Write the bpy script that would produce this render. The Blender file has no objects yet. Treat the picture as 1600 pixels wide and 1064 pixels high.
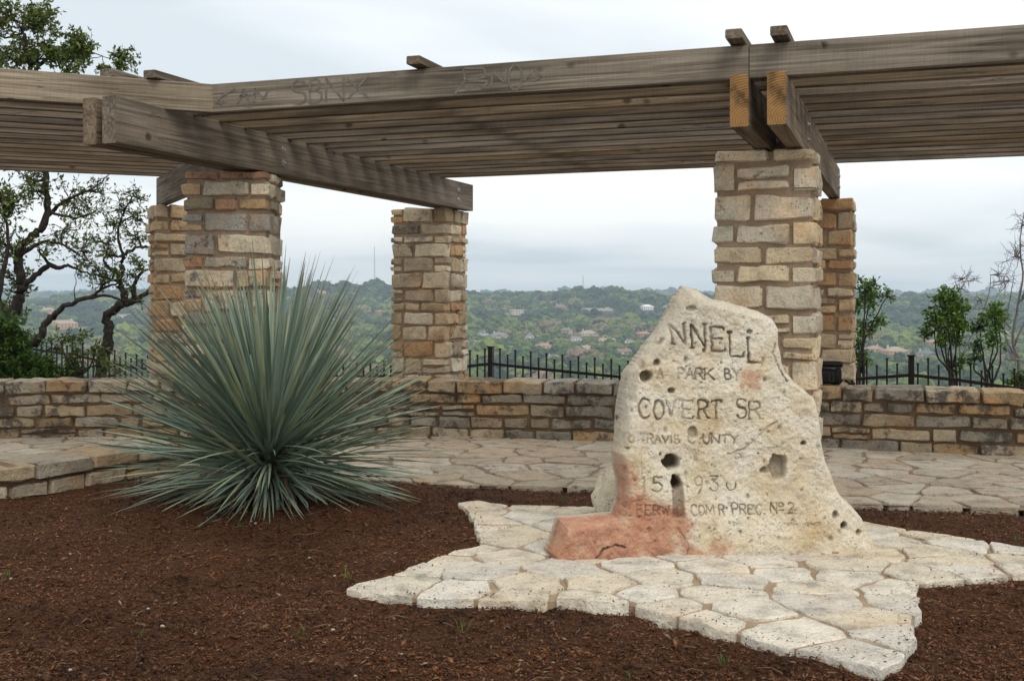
import bpy, bmesh, math, random
import numpy as np
from mathutils import Vector, Matrix

random.seed(7)
rng = np.random.default_rng(7)
SC = bpy.context.scene
COL = SC.collection

# ------------------------------------------------------------------ camera
CAMH = 1.42            # eye height, metres
F = 1750.0             # focal length in pixels of the 1600 px wide picture
HZ = 460.0             # picture row of the horizon
cam_d = bpy.data.cameras.new('camera')
cam_d.sensor_width = 36.0
cam_d.lens = 36.0 * F / 1600.0
cam_d.shift_y = -(532.0 - HZ) / 1600.0
cam_d.clip_start = 0.1
cam_d.clip_end = 30000
cam = bpy.data.objects.new('camera', cam_d)
cam.location = (0, 0, CAMH)
cam.rotation_euler = (math.pi / 2, 0, 0)
COL.objects.link(cam)
SC.camera = cam

# ------------------------------------------------------------------ sky
SUN_EL, SUN_AZ = math.radians(50), math.radians(156)     # azimuth clockwise from +Y
world = bpy.data.worlds.new('World')
SC.world = world
world.use_nodes = True
nt = world.node_tree
nt.nodes.clear()
N = nt.nodes.new
L = nt.links.new
out = N('ShaderNodeOutputWorld')
bg_sky = N('ShaderNodeBackground')
bg_cloud = N('ShaderNodeBackground')
mixs = N('ShaderNodeMixShader')
sky = N('ShaderNodeTexSky')
sky.sky_type = 'NISHITA'
sky.sun_disc = False
sky.sun_elevation = SUN_EL
sky.sun_rotation = SUN_AZ
sky.air_density = 1.2
sky.dust_density = 2.0
L(sky.outputs[0], bg_sky.inputs[0])
bg_sky.inputs[1].default_value = 0.12
# overcast cloud sheet: noise over the direction projected on a flat ceiling
tc = N('ShaderNodeTexCoord')
sep = N('ShaderNodeSeparateXYZ')
L(tc.outputs['Generated'], sep.inputs[0])
zz = N('ShaderNodeMath'); zz.operation = 'MAXIMUM'; zz.inputs[1].default_value = 0.0
L(sep.outputs[2], zz.inputs[0])
za = N('ShaderNodeMath'); za.operation = 'ADD'; za.inputs[1].default_value = 0.09
L(zz.outputs[0], za.inputs[0])
dx = N('ShaderNodeMath'); dx.operation = 'DIVIDE'
dy = N('ShaderNodeMath'); dy.operation = 'DIVIDE'
L(sep.outputs[0], dx.inputs[0]); L(za.outputs[0], dx.inputs[1])
L(sep.outputs[1], dy.inputs[0]); L(za.outputs[0], dy.inputs[1])
cmb = N('ShaderNodeCombineXYZ')
L(dx.outputs[0], cmb.inputs[0]); L(dy.outputs[0], cmb.inputs[1])
mp = N('ShaderNodeMapping')
mp.inputs['Location'].default_value = (3.1, 2.1, 0)
mp.inputs['Scale'].default_value = (0.42, 0.42, 1)
L(cmb.outputs[0], mp.inputs[0])
nz = N('ShaderNodeTexNoise')
nz.inputs['Scale'].default_value = 1.0
nz.inputs['Detail'].default_value = 5
nz.inputs['Roughness'].default_value = 0.45
nz.inputs['Distortion'].default_value = 0.35
L(mp.outputs[0], nz.inputs['Vector'])
ramp = N('ShaderNodeValToRGB')
ramp.color_ramp.elements[0].position = 0.36
ramp.color_ramp.elements[0].color = (0.66, 0.715, 0.75, 1)
ramp.color_ramp.elements[1].position = 0.60
ramp.color_ramp.elements[1].color = (1.0, 0.995, 0.975, 1)
e = ramp.color_ramp.elements.new(0.47)
e.color = (0.86, 0.895, 0.915, 1)
L(nz.outputs[0], ramp.inputs[0])
L(ramp.outputs[0], bg_cloud.inputs[0])
bg_cloud.inputs[1].default_value = 1.02
mixs.inputs[0].default_value = 0.9
L(bg_sky.outputs[0], mixs.inputs[1])
L(bg_cloud.outputs[0], mixs.inputs[2])
L(mixs.outputs[0], out.inputs[0])

# ------------------------------------------------------------------ sun behind the overcast
sun_d = bpy.data.lights.new('sun', 'SUN')
sun_d.energy = 1.5
sun_d.angle = math.radians(28)
sun_d.color = (1.0, 0.93, 0.82)
sun = bpy.data.objects.new('sun', sun_d)
sdir = Vector((math.sin(SUN_AZ) * math.cos(SUN_EL), math.cos(SUN_AZ) * math.cos(SUN_EL), math.sin(SUN_EL)))
sun.rotation_euler = sdir.to_track_quat('Z', 'Y').to_euler()
sun.location = (4, -6, 12)
COL.objects.link(sun)

vs = SC.view_settings
vs.view_transform = 'Standard'
vs.look = 'None'
vs.gamma = 1.0
vs.use_curve_mapping = False
vs.exposure = 0.27

# ------------------------------------------------------------------ helpers
def at(px, py, d):
    """point seen at picture position (px, py) of the 1600 px picture, d metres ahead"""
    return Vector(((px - 800.0) / F * d, d, CAMH + (HZ - py) / F * d))

def ground(px, py, z=0.0):
    d = F * (CAMH - z) / (py - HZ)
    return Vector(((px - 800.0) / F * d, d, z))

def mesh_obj(name, verts, faces, mat=None, parent=None, smooth=False, loc=None, rotz=None):
    me = bpy.data.meshes.new(name)
    me.from_pydata(verts, [], faces)
    if smooth:
        me.polygons.foreach_set('use_smooth', np.ones(len(me.polygons), dtype=bool))
    me.update()
    if smooth and smooth is not True:
        me.set_sharp_from_angle(angle=math.radians(smooth))
    o = bpy.data.objects.new(name, me)
    COL.objects.link(o)
    if mat:
        me.materials.append(mat)
    if parent:
        o.parent = parent
    if loc is not None:
        o.location = loc
    if rotz is not None:
        o.rotation_euler = (0, 0, rotz)
    return o

def np_mesh(name, verts, quads, mat=None, parent=None, smooth=False, k=4):
    """fast mesh from numpy arrays; every face has k corners"""
    verts = np.asarray(verts, dtype=np.float32).reshape(-1, 3)
    quads = np.asarray(quads, dtype=np.int32).reshape(-1, k)
    me = bpy.data.meshes.new(name)
    me.vertices.add(len(verts))
    me.vertices.foreach_set('co', verts.ravel())
    me.loops.add(quads.size)
    me.loops.foreach_set('vertex_index', quads.ravel())
    me.polygons.add(len(quads))
    me.polygons.foreach_set('loop_start', np.arange(0, quads.size, k, dtype=np.int32))
    if smooth:
        me.polygons.foreach_set('use_smooth', np.ones(len(quads), dtype=bool))
    me.update(calc_edges=True)
    me.validate()
    o = bpy.data.objects.new(name, me)
    COL.objects.link(o)
    if mat:
        me.materials.append(mat)
    if parent:
        o.parent = parent
    return o

def tag(o, label, cat, group=None):
    o['label'] = label
    o['category'] = cat
    if group:
        o['group'] = group
    return o

def thing(name, label, cat, loc=(0, 0, 0), rotz=0.0, group=None):
    o = bpy.data.objects.new(name, None)
    o.empty_display_size = 0.2
    o.location = loc
    o.rotation_euler = (0, 0, rotz)
    COL.objects.link(o)
    return tag(o, label, cat, group)

def struct(o, kind='structure'):
    o['kind'] = kind
    return o

class MB:
    """collects boxes, tubes and leaves into one mesh"""
    def __init__(s):
        s.v = []; s.f = []
    def box(s, c, size, rz=0.0):
        cx, cy, cz = c; a, b, h = size[0] / 2, size[1] / 2, size[2] / 2
        cs, sn = math.cos(rz), math.sin(rz)
        n = len(s.v)
        for z in (-h, h):
            for x, y in ((-a, -b), (a, -b), (a, b), (-a, b)):
                s.v.append((cx + x * cs - y * sn, cy + x * sn + y * cs, cz + z))
        s.f += [(n, n+3, n+2, n+1), (n+4, n+5, n+6, n+7), (n, n+1, n+5, n+4),
                (n+1, n+2, n+6, n+5), (n+2, n+3, n+7, n+6), (n+3, n, n+4, n+7)]
        return s
    def tube(s, pts, radii, sides=6, caps=True):
        pts = [Vector(p) for p in pts]
        n0 = len(s.v)
        up = Vector((0.13, 0.21, 0.97)).normalized()
        m = len(pts)
        for i, p in enumerate(pts):
            t = (pts[min(i+1, m-1)] - pts[max(i-1, 0)])
            if t.length < 1e-9:
                t = Vector((0, 0, 1))
            t.normalize()
            a = t.cross(up)
            if a.length < 1e-3:
                a = t.cross(Vector((1, 0, 0)))
            a.normalize(); b = t.cross(a)
            for k in range(sides):
                an = 2 * math.pi * k / sides
                q = p + (a * math.cos(an) + b * math.sin(an)) * radii[i]
                s.v.append((q.x, q.y, q.z))
        for i in range(m - 1):
            for k in range(sides):
                k2 = (k + 1) % sides
                s.f.append((n0+i*sides+k, n0+i*sides+k2, n0+(i+1)*sides+k2, n0+(i+1)*sides+k))
        if caps:
            s.f.append(tuple(n0 + k for k in range(sides))[::-1])
            s.f.append(tuple(n0 + (m-1)*sides + k for k in range(sides)))
        return s
    def build(s, name, mat=None, parent=None, smooth=False, loc=None, rotz=None):
        return mesh_obj(name, s.v, s.f, mat, parent, smooth, loc, rotz)

# value noise -------------------------------------------------------
_tab = np.random.default_rng(3).random((256, 256)).astype(np.float64)
def vnoise(x, y):
    x = np.asarray(x, dtype=np.float64); y = np.asarray(y, dtype=np.float64)
    xi = np.floor(x).astype(int); yi = np.floor(y).astype(int)
    fx = x - xi; fy = y - yi
    fx = fx*fx*(3-2*fx); fy = fy*fy*(3-2*fy)
    a = _tab[xi & 255, yi & 255]; b = _tab[(xi+1) & 255, yi & 255]
    c = _tab[xi & 255, (yi+1) & 255]; d = _tab[(xi+1) & 255, (yi+1) & 255]
    return (a*(1-fx)+b*fx)*(1-fy) + (c*(1-fx)+d*fx)*fy - 0.5
def fbm(x, y, oct=4, gain=0.5):
    s = 0; a = 1.0; f = 1.0
    for i in range(oct):
        s = s + a * vnoise(x*f + 17.3*i, y*f - 9.1*i)
        a *= gain; f *= 2.03
    return s

# ------------------------------------------------------------------ materials
def new_mat(name, rough=0.9):
    m = bpy.data.materials.new(name)
    m.use_nodes = True
    b = m.node_tree.nodes['Principled BSDF']
    b.inputs['Roughness'].default_value = rough
    b.inputs['Specular IOR Level'].default_value = 0.25
    return m, m.node_tree, b

class G:
    """small node-graph helper"""
    def __init__(s, t):
        s.t = t
    def n(s, typ, **kw):
        x = s.t.nodes.new(typ)
        for k, v in kw.items():
            setattr(x, k, v)
        return x
    def l(s, a, b):
        s.t.links.new(a, b)
    def noise(s, vec, scale, detail=4, rough=0.55, dist=0.0):
        x = s.n('ShaderNodeTexNoise')
        x.inputs['Scale'].default_value = scale
        x.inputs['Detail'].default_value = detail
        x.inputs['Roughness'].default_value = rough
        x.inputs['Distortion'].default_value = dist
        if vec is not None:
            s.l(vec, x.inputs['Vector'])
        return x.outputs[0]
    def ramp(s, fac, stops):
        x = s.n('ShaderNodeValToRGB')
        els = x.color_ramp.elements
        while len(els) < len(stops):
            els.new(0.5)
        for el, (p, c) in zip(els, stops):
            el.position = p
            el.color = (*c, 1) if len(c) == 3 else c
        s.l(fac, x.inputs[0])
        return x.outputs[0]
    def mix(s, fac, a, b, mode='MIX'):
        x = s.n('ShaderNodeMix', data_type='RGBA', blend_type=mode)
        for sock, val in ((x.inputs[0], fac), (x.inputs[6], a), (x.inputs[7], b)):
            if isinstance(val, (int, float)):
                sock.default_value = val
            elif isinstance(val, tuple):
                sock.default_value = (*val, 1) if len(val) == 3 else val
            else:
                s.l(val, sock)
        return x.outputs[2]
    def math(s, op, a, b=None, clamp=False):
        x = s.n('ShaderNodeMath', operation=op)
        x.use_clamp = clamp
        for i, val in enumerate((a, b)):
            if val is None:
                continue
            if isinstance(val, (int, float)):
                x.inputs[i].default_value = val
            else:
                s.l(val, x.inputs[i])
        return x.outputs[0]
    def bump(s, height, strength, dist=0.01, normal=None):
        x = s.n('ShaderNodeBump')
        x.inputs['Strength'].default_value = strength
        x.inputs['Distance'].default_value = dist
        s.l(height, x.inputs['Height'])
        if normal is not None:
            s.l(normal, x.inputs['Normal'])
        return x.outputs[0]

BW = lambda a: (a, a, a)

def stone_material(name, lichen=0.5, pits=0.5, speck=(0.03, 0.028, 0.025), warm=0.55):
    """limestone: the colour of the single stone comes from its object colour"""
    m, t, b = new_mat(name, 0.92)
    g = G(t)
    geo = g.n('ShaderNodeNewGeometry').outputs['Position']
    oi = g.n('ShaderNodeObjectInfo')
    base = oi.outputs['Color']
    n1 = g.noise(geo, 7, 5, 0.6)
    c = g.mix(0.85, base, g.ramp(n1, [(0.28, BW(0.52)), (0.46, BW(1.0)), (0.72, BW(1.3))]), 'MULTIPLY')
    n2 = g.noise(geo, 3.1, 3, 0.5)
    c = g.mix(g.ramp(n2, [(0.52, BW(0)), (0.68, BW(warm))]), c, g.mix(1.0, c, (1.15, 0.82, 0.55), 'MULTIPLY'))
    # dark lichen / water stain with ragged outline
    n3 = g.noise(geo, 9, 8, 0.72)
    n3b = g.noise(geo, 1.7, 2, 0.5)
    s = g.math('ADD', n3, g.math('MULTIPLY', n3b, 0.5))
    k = 0.92 - 0.2 * lichen
    c = g.mix(g.ramp(s, [(k, BW(0)), (k + 0.10, BW(0.85))]), c, (0.075, 0.07, 0.062))
    # pale worn grains
    n4 = g.noise(geo, 70, 4, 0.7)
    c = g.mix(0.55, c, g.ramp(n4, [(0.32, BW(0.6)), (0.50, BW(1.03)), (0.7, BW(1.28))]), 'MULTIPLY')
    vor = g.n('ShaderNodeTexVoronoi')
    vor.inputs['Scale'].default_value = 38
    g.l(geo, vor.inputs['Vector'])
    pm = g.math('MULTIPLY', g.ramp(vor.outputs['Distance'], [(0.10, BW(1)), (0.2, BW(0))]),
                g.ramp(g.noise(geo, 6, 2), [(0.55 - 0.12 * pits, BW(0)), (0.68 - 0.12 * pits, BW(1))]))
    c = g.mix(g.math('MULTIPLY', pm, 0.75), c, speck)
    g.l(c, b.inputs['Base Color'])
    h = g.math('ADD', g.math('MULTIPLY', g.noise(geo, 22, 6, 0.65), 1.0), g.math('MULTIPLY', n4, 0.25))
    h = g.math('SUBTRACT', h, g.math('MULTIPLY', pm, 0.5))
    g.l(g.bump(h, 0.9, 0.03), b.inputs['Normal'])
    return m

M = {}
M['stone'] = stone_material('pillar_limestone', 0.42, 0.4)
M['wall_stone'] = stone_material('wall_limestone', 0.80, 0.6)
M['flag'] = stone_material('flagstone_limestone', 0.16, 1.0, warm=0.22)
M['terrace'] = stone_material('terrace_limestone', 0.30, 0.6, warm=0.22)

def simple_noise_mat(name, c0, c1, scale, rough=0.95, bump=0.5, bscale=60, dist=0.01, detail=6):
    m, t, b = new_mat(name, rough)
    g = G(t)
    geo = g.n('ShaderNodeNewGeometry').outputs['Position']
    n = g.noise(geo, scale, detail, 0.6)
    g.l(g.ramp(n, [(0.3, c0), (0.7, c1)]), b.inputs['Base Color'])
    g.l(g.bump(g.noise(geo, bscale, 5, 0.7), bump, dist), b.inputs['Normal'])
    return m
M['mortar'] = simple_noise_mat('tan_mortar', (0.30, 0.21, 0.14), (0.46, 0.35, 0.245), 6, bump=1.0, bscale=28, dist=0.03)
M['mortar_wall'] = simple_noise_mat('brown_mortar', (0.13, 0.08, 0.045), (0.24, 0.155, 0.09), 6)
M['mortar_flag'] = simple_noise_mat('flag_mortar', (0.25, 0.175, 0.11), (0.40, 0.30, 0.20), 8)
M['mortar_terrace'] = simple_noise_mat('terrace_mortar', (0.22, 0.155, 0.10), (0.35, 0.265, 0.18), 8)
M['soil'] = simple_noise_mat('mulch_soil', (0.030, 0.012, 0.005), (0.140, 0.057, 0.022), 45, bump=1.0, bscale=90, dist=0.02)
M['black_metal'] = simple_noise_mat('black_fence_metal', (0.008, 0.007, 0.007), (0.022, 0.016, 0.014), 20, rough=0.5, bump=0.1)
M['steel'] = simple_noise_mat('galvanised_bolt', (0.20, 0.20, 0.20), (0.38, 0.38, 0.37), 40, rough=0.45, bump=0.1)
M['black_cloth'] = simple_noise_mat('black_nylon', (0.006, 0.006, 0.007), (0.014, 0.014, 0.016), 90, rough=0.7, bump=0.3, bscale=400, dist=0.002)
M['black_trim'] = simple_noise_mat('dark_grey_trim', (0.035, 0.035, 0.038), (0.06, 0.06, 0.065), 90, rough=0.5, bump=0.1)
M['bark'] = simple_noise_mat('dark_oak_bark', (0.016, 0.013, 0.011), (0.060, 0.050, 0.042), 14, bump=1.0, bscale=40, dist=0.03)
M['twig'] = simple_noise_mat('dry_tan_twig', (0.10, 0.065, 0.04), (0.20, 0.14, 0.09), 14, bump=0.4)
M['pale_bark'] = simple_noise_mat('grey_twig_bark', (0.10, 0.088, 0.08), (0.20, 0.18, 0.165), 14, bump=0.6)
M['spray'] = simple_noise_mat('faded_spray_paint', (0.105, 0.094, 0.083), (0.20, 0.175, 0.145), 22, bump=0.1)

def wood_material(name, tint=(1, 1, 1), dark=1.0):
    m, t, b = new_mat(name, 0.85)
    g = G(t)
    tcn = g.n('ShaderNodeTexCoord')
    oi = g.n('ShaderNodeObjectInfo')
    off = g.n('ShaderNodeVectorMath', operation='ADD')
    mul = g.n('ShaderNodeVectorMath', operation='SCALE')
    comb = g.n('ShaderNodeCombineXYZ')
    for i in range(3):
        g.l(oi.outputs['Random'], comb.inputs[i])
    g.l(comb.outputs[0], mul.inputs[0]); mul.inputs['Scale'].default_value = 53.0
    g.l(tcn.outputs['Object'], off.inputs[0]); g.l(mul.outputs[0], off.inputs[1])
    p = off.outputs[0]
    def stretch(sx, sy, sz):
        x = g.n('ShaderNodeMapping')
        x.inputs['Scale'].default_value = (sx, sy, sz)
        g.l(p, x.inputs[0])
        return x.outputs[0]
    grain = g.noise(stretch(1.2, 55, 55), 1.0, 5, 0.6, 0.6)
    broad = g.noise(stretch(0.9, 5, 5), 1.0, 4, 0.6)
    saw = g.noise(stretch(150, 3, 6), 1.0, 3, 0.6, 0.3)
    c = g.ramp(grain, [(0.30, (0.075*tint[0], 0.054*tint[1], 0.036*tint[2])), (0.5, (0.168*tint[0], 0.132*tint[1], 0.094*tint[2])),
                       (0.72, (0.27*tint[0], 0.225*tint[1], 0.172*tint[2]))])
    c = g.mix(0.9, c, g.ramp(broad, [(0.32, BW(0.42*dark)), (0.5, BW(0.95*dark)), (0.70, BW(1.35*dark))]), 'MULTIPLY')
    c = g.mix(0.35, c, g.ramp(saw, [(0.35, BW(0.75)), (0.6, BW(1.12))]), 'MULTIPLY')
    # each board its own shade
    hv = g.n('ShaderNodeHueSaturation')
    g.l(g.math('ADD', g.math('MULTIPLY', oi.outputs['Random'], 0.38), 0.90), hv.inputs['Value'])
    r2 = g.math('FRACT', g.math('MULTIPLY', oi.outputs['Random'], 17.3))
    g.l(g.math('ADD', g.math('MULTIPLY', r2, 0.5), 0.75), hv.inputs['Saturation'])
    g.l(c, hv.inputs['Color'])
    c = hv.outputs[0]
    # knots
    vor = g.n('ShaderNodeTexVoronoi')
    vor.inputs['Scale'].default_value = 1.0
    g.l(stretch(4.2, 6.5, 5.5), vor.inputs['Vector'])
    rr = g.math('FRACT', g.math('MULTIPLY', vor.outputs['Color'], 3.7))
    kn = g.math('MULTIPLY', g.ramp(vor.outputs['Distance'], [(0.09, BW(1)), (0.17, BW(0))]), g.math('GREATER_THAN', rr, 0.72))
    crk = g.noise(stretch(0.8, 26, 26), 1.0, 3, 0.5, 0.4)
    crm = g.math('MULTIPLY', g.ramp(crk, [(0.487, BW(0)), (0.5, BW(1)), (0.513, BW(0))]), g.ramp(g.noise(stretch(1.1, 3, 3), 1.0, 2), [(0.5, BW(0)), (0.6, BW(0.8))]))
    c = g.mix(crm, c, (0.03, 0.022, 0.015))
    c = g.mix(g.math('MULTIPLY', kn, 0.8), c, (0.022, 0.015, 0.010))
    g.l(c, b.inputs['Base Color'])
    h = g.math('ADD', g.math('MULTIPLY', grain, 0.8), g.math('MULTIPLY', saw, 0.35))
    g.l(g.bump(h, 0.55, 0.006), b.inputs['Normal'])
    return m
M['wood'] = wood_material('weathered_grey_timber', (0.97, 0.98, 1.0), 0.9)
M['wood_brown'] = wood_material('weathered_brown_timber', (0.95, 0.92, 0.88), 0.82)
M['wood_beam'] = wood_material('brown_grey_beam_timber', (1.02, 0.98, 0.92), 0.9)
M['wood_fascia'] = wood_material('silvered_timber', (1.08, 1.14, 1.20), 1.0)
M['end_grain'] = simple_noise_mat('orange_end_grain', (0.15, 0.068, 0.018), (0.40, 0.205, 0.062), 22, bump=0.5, bscale=60)

def end_grain_material():
    m, t, b = new_mat('orange_end_grain', 0.8)
    g = G(t)
    tcn = g.n('ShaderNodeTexCoord')
    w = g.n('ShaderNodeTexWave', wave_type='RINGS', rings_direction='X')
    mpn = g.n('ShaderNodeMapping'); mpn.inputs['Location'].default_value = (0, 0.05, -0.03)
    g.l(tcn.outputs['Object'], mpn.inputs[0]); g.l(mpn.outputs[0], w.inputs['Vector'])
    w.inputs['Scale'].default_value = 22; w.inputs['Distortion'].default_value = 2.5; w.inputs['Detail'].default_value = 3
    c = g.ramp(w.outputs['Fac'], [(0.1, (0.22, 0.115, 0.040)), (0.8, (0.29, 0.160, 0.058))])
    n = g.noise(tcn.outputs['Object'], 9, 5, 0.65)
    c = g.mix(0.9, c, g.ramp(n, [(0.33, BW(0.3)), (0.5, BW(0.9)), (0.68, BW(1.2))]), 'MULTIPLY')
    g.l(c, b.inputs['Base Color'])
    g.l(g.bump(w.outputs['Fac'], 0.4, 0.004), b.inputs['Normal'])
    return m
M['end_grain'] = end_grain_material()

def leaf_material(name, stops, trans=0.25, rough=0.55, attr=None):
    m, t, b = new_mat(name, rough)
    g = G(t)
    geo = g.n('ShaderNodeNewGeometry')
    r = geo.outputs['Random Per Island']
    c = g.ramp(r, stops)
    n = g.noise(geo.outputs['Position'], 3, 2)
    c = g.mix(0.7, c, g.ramp(n, [(0.3, BW(0.7)), (0.7, BW(1.25))]), 'MULTIPLY')
    g.l(c, b.inputs['Base Color'])
    tr = g.n('ShaderNodeBsdfTranslucent')
    g.l(c, tr.inputs['Color'])
    mx = g.n('ShaderNodeMixShader')
    mx.inputs[0].default_value = trans
    g.l(b.outputs[0], mx.inputs[1]); g.l(tr.outputs[0], mx.inputs[2])
    g.l(mx.outputs[0], t.nodes['Material Output'].inputs['Surface'])
    return m
M['oak_leaf'] = leaf_material('oak_leaves', [(0, (0.030, 0.052, 0.010)), (0.5, (0.085, 0.130, 0.020)), (0.85, (0.155, 0.20, 0.040)), (1, (0.18, 0.14, 0.04))])
M['bush_leaf'] = leaf_material('juniper_leaves', [(0, (0.020, 0.050, 0.010)), (0.6, (0.052, 0.120, 0.018)), (1, (0.11, 0.19, 0.035))])
M['laurel_leaf'] = leaf_material('laurel_leaves', [(0, (0.035, 0.085, 0.012)), (0.6, (0.085, 0.175, 0.022)), (1, (0.17, 0.26, 0.05))])
M['grass'] = leaf_material('grass_blades', [(0, (0.05, 0.10, 0.015)), (1, (0.14, 0.20, 0.05))])

# ================================================================== THE SETTING
# plan frame of the pergola: corner of the front fascia, axis a along it, axis b into the depth
CORNER = Vector((-1.95, 7.34, 0))
TH = math.radians(19.5)
A = Vector((math.cos(TH), -math.sin(TH), 0))
B = Vector((math.sin(TH), math.cos(TH), 0))
TL = math.radians(24.0)
AL = Vector((-math.cos(TL), -math.sin(TL), 0))       # left bay runs this way from the corner
BL = Vector((-math.sin(TL), math.cos(TL), 0))
def pl(a, t, z=0.0):
    p = CORNER + A * a + B * t
    return Vector((p.x, p.y, z))
def pll(a, t, z=0.0):
    p = CORNER + AL * a + BL * t
    return Vector((p.x, p.y, z))

# ---- far terrain -------------------------------------------------
RX = np.array([-1200, -400, 0, 60, 130, 180, 300, 480, 590, 660, 730, 850, 880, 920, 960, 1000, 1060, 1200, 1340, 1440, 1600, 2000, 2800], float)
RYY = np.array([470, 468, 474, 470, 459, 456, 455, 452, 446, 452, 458, 457, 453, 453, 455, 458, 466, 464, 461, 459, 464, 462, 466], float)
def sstep(a, b, x):
    t = np.clip((x - a) / (b - a), 0, 1)
    return t * t * (3 - 2 * t)
def terrain(X, Y):
    X = np.asarray(X, float); Y = np.asarray(Y, float)
    q = Y + 0.45 * X
    s = np.where(q < 12.7, 0, np.where(q < 13.9, (q - 12.7) * 0.42, 0.5 + (q - 13.9) * 0.45))
    s = np.where(q < 220, np.minimum(s, 93), 93)
    z = -s
    z = np.where(Y > 700, np.maximum(z, -93) + sstep(900, 2350, Y) * 27, z)
    px = 800 + F * X / np.maximum(Y, 1)
    yr = np.interp(px, RX, RYY)
    zr = CAMH + (HZ - yr) / F * 3150 - 16.0
    up = sstep(2150, 3150, Y)
    hills = (-66 * (1 - up) + zr * up)
    z = np.where(Y > 2150, hills, z)
    und = fbm(X / 260.0 + 5, Y / 260.0, 4) * 26 * sstep(1500, 2500, Y) * (1 - 0.75 * sstep(2850, 3100, Y))
    und = und + fbm(X / 420.0, Y / 420.0 + 3, 3) * 10 * sstep(700, 1100, Y)
    z = z + und
    down = sstep(3150, 3900, Y)
    z = z - down * 45
    far = CAMH + (HZ - 463) / F * 7200 + fbm(X / 900.0, Y / 2500.0, 3) * 26
    k = sstep(5200, 7200, Y)
    z = np.where(Y > 5200, z * (1 - k) + far * k, z)
    return z
rows = np.concatenate([np.linspace(11.9, 20, 22), np.geomspace(21.5, 700, 30)[0:], np.linspace(740, 3900, 110), np.linspace(4000, 9000, 22)])
cols = np.linspace(-1, 1, 171)
YY, SS = np.meshgrid(rows, cols, indexing='ij')
XX = SS * (YY * 0.75 + 14)
ZZ = terrain(XX, YY)
ZZ = np.where(YY < 12.3, ZZ - 0.03, ZZ)
nr, nc = XX.shape
idx = np.arange(nr * nc).reshape(nr, nc)
quads = np.stack([idx[:-1, :-1], idx[:-1, 1:], idx[1:, 1:], idx[1:, :-1]], -1).reshape(-1, 4)
M['terrain'] = simple_noise_mat('valley_ground', (0.035, 0.045, 0.018), (0.10, 0.095, 0.05), 0.02, bump=0.2, bscale=2, dist=0.2)
terr = struct(np_mesh('terrain', np.stack([XX, YY, ZZ], -1), quads, M['terrain'], smooth=True))

edge_px = [(560, 749), (640, 752), (720, 756), (830, 757), (960, 761), (1100, 770), (1220, 778), (1330, 784), (1450, 788), (1600, 794), (1760, 806)]
edge = [tuple(ground(x, y, 0.0)[:2]) for x, y in edge_px]
EDX = [p[0] for p in edge]; EDY = [p[1] for p in edge]
# ---- mulch bed ---------------------------------------------------
YUC = Vector((-1.60, 7.38, 0.0))
def mulch_z(x, y):
    x = np.asarray(x, float); y = np.asarray(y, float)
    z = fbm(x * 1.3, y * 1.3, 4) * 0.05 + fbm(x * 9, y * 9, 3) * 0.022 - 0.002
    z = z + 0.09 * np.exp(-(((x - YUC.x) / 0.9) ** 2 + ((y - YUC.y) / 0.6) ** 2))
    z = z - 0.06 * np.exp(-(((x - 1.85) / 0.35) ** 2 + ((y - 4.75) / 0.3) ** 2))
    ey = np.interp(x, EDX, EDY)
    flat = sstep(-0.10, 0.0, y - ey)
    z = z - 0.02 * sstep(-0.35, -0.05, y - ey)
    return z * (1 - flat) - 0.06 * flat
gx = np.linspace(-13, 13, 421); gy = np.linspace(-4, 12.6, 331)
XX, YY = np.meshgrid(gx, gy, indexing='xy')
ZZ = mulch_z(XX, YY)
idx = np.arange(XX.size).reshape(XX.shape)
quads = np.stack([idx[:-1, :-1], idx[:-1, 1:], idx[1:, 1:], idx[1:, :-1]], -1).reshape(-1, 4)
mb = struct(np_mesh('mulch_bed', np.stack([XX, YY, ZZ], -1), quads, M['soil'], smooth=True))

# ---- flagstones ---------------------------------------------------
def clip_half(poly, p, n):
    """keep the side of the line through p where (x-p).n <= 0"""
    outp = []
    m = len(poly)
    for i in range(m):
        a = poly[i]; b = poly[(i + 1) % m]
        da = (a[0]-p[0])*n[0] + (a[1]-p[1])*n[1]
        db = (b[0]-p[0])*n[0] + (b[1]-p[1])*n[1]
        if da <= 0:
            outp.append(a)
        if (da < 0 < db) or (db < 0 < da):
            t = da / (da - db)
            outp.append((a[0]+(b[0]-a[0])*t, a[1]+(b[1]-a[1])*t))
    return outp
def area(poly):
    return 0.5 * sum(poly[i][0]*poly[(i+1) % len(poly)][1] - poly[(i+1) % len(poly)][0]*poly[i][1] for i in range(len(poly)))
def inside(poly, x, y):
    x = np.asarray(x); y = np.asarray(y)
    r = np.zeros(x.shape, bool)
    m = len(poly)
    for i in range(m):
        x0, y0 = poly[i]; x1, y1 = poly[(i + 1) % m]
        c = ((y0 > y) != (y1 > y))
        with np.errstate(divide='ignore', invalid='ignore'):
            xc = (x1 - x0) * (y - y0) / ((y1 - y0) if y1 != y0 else 1e-12) + x0
        r ^= c & (x < xc)
    return r
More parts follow.
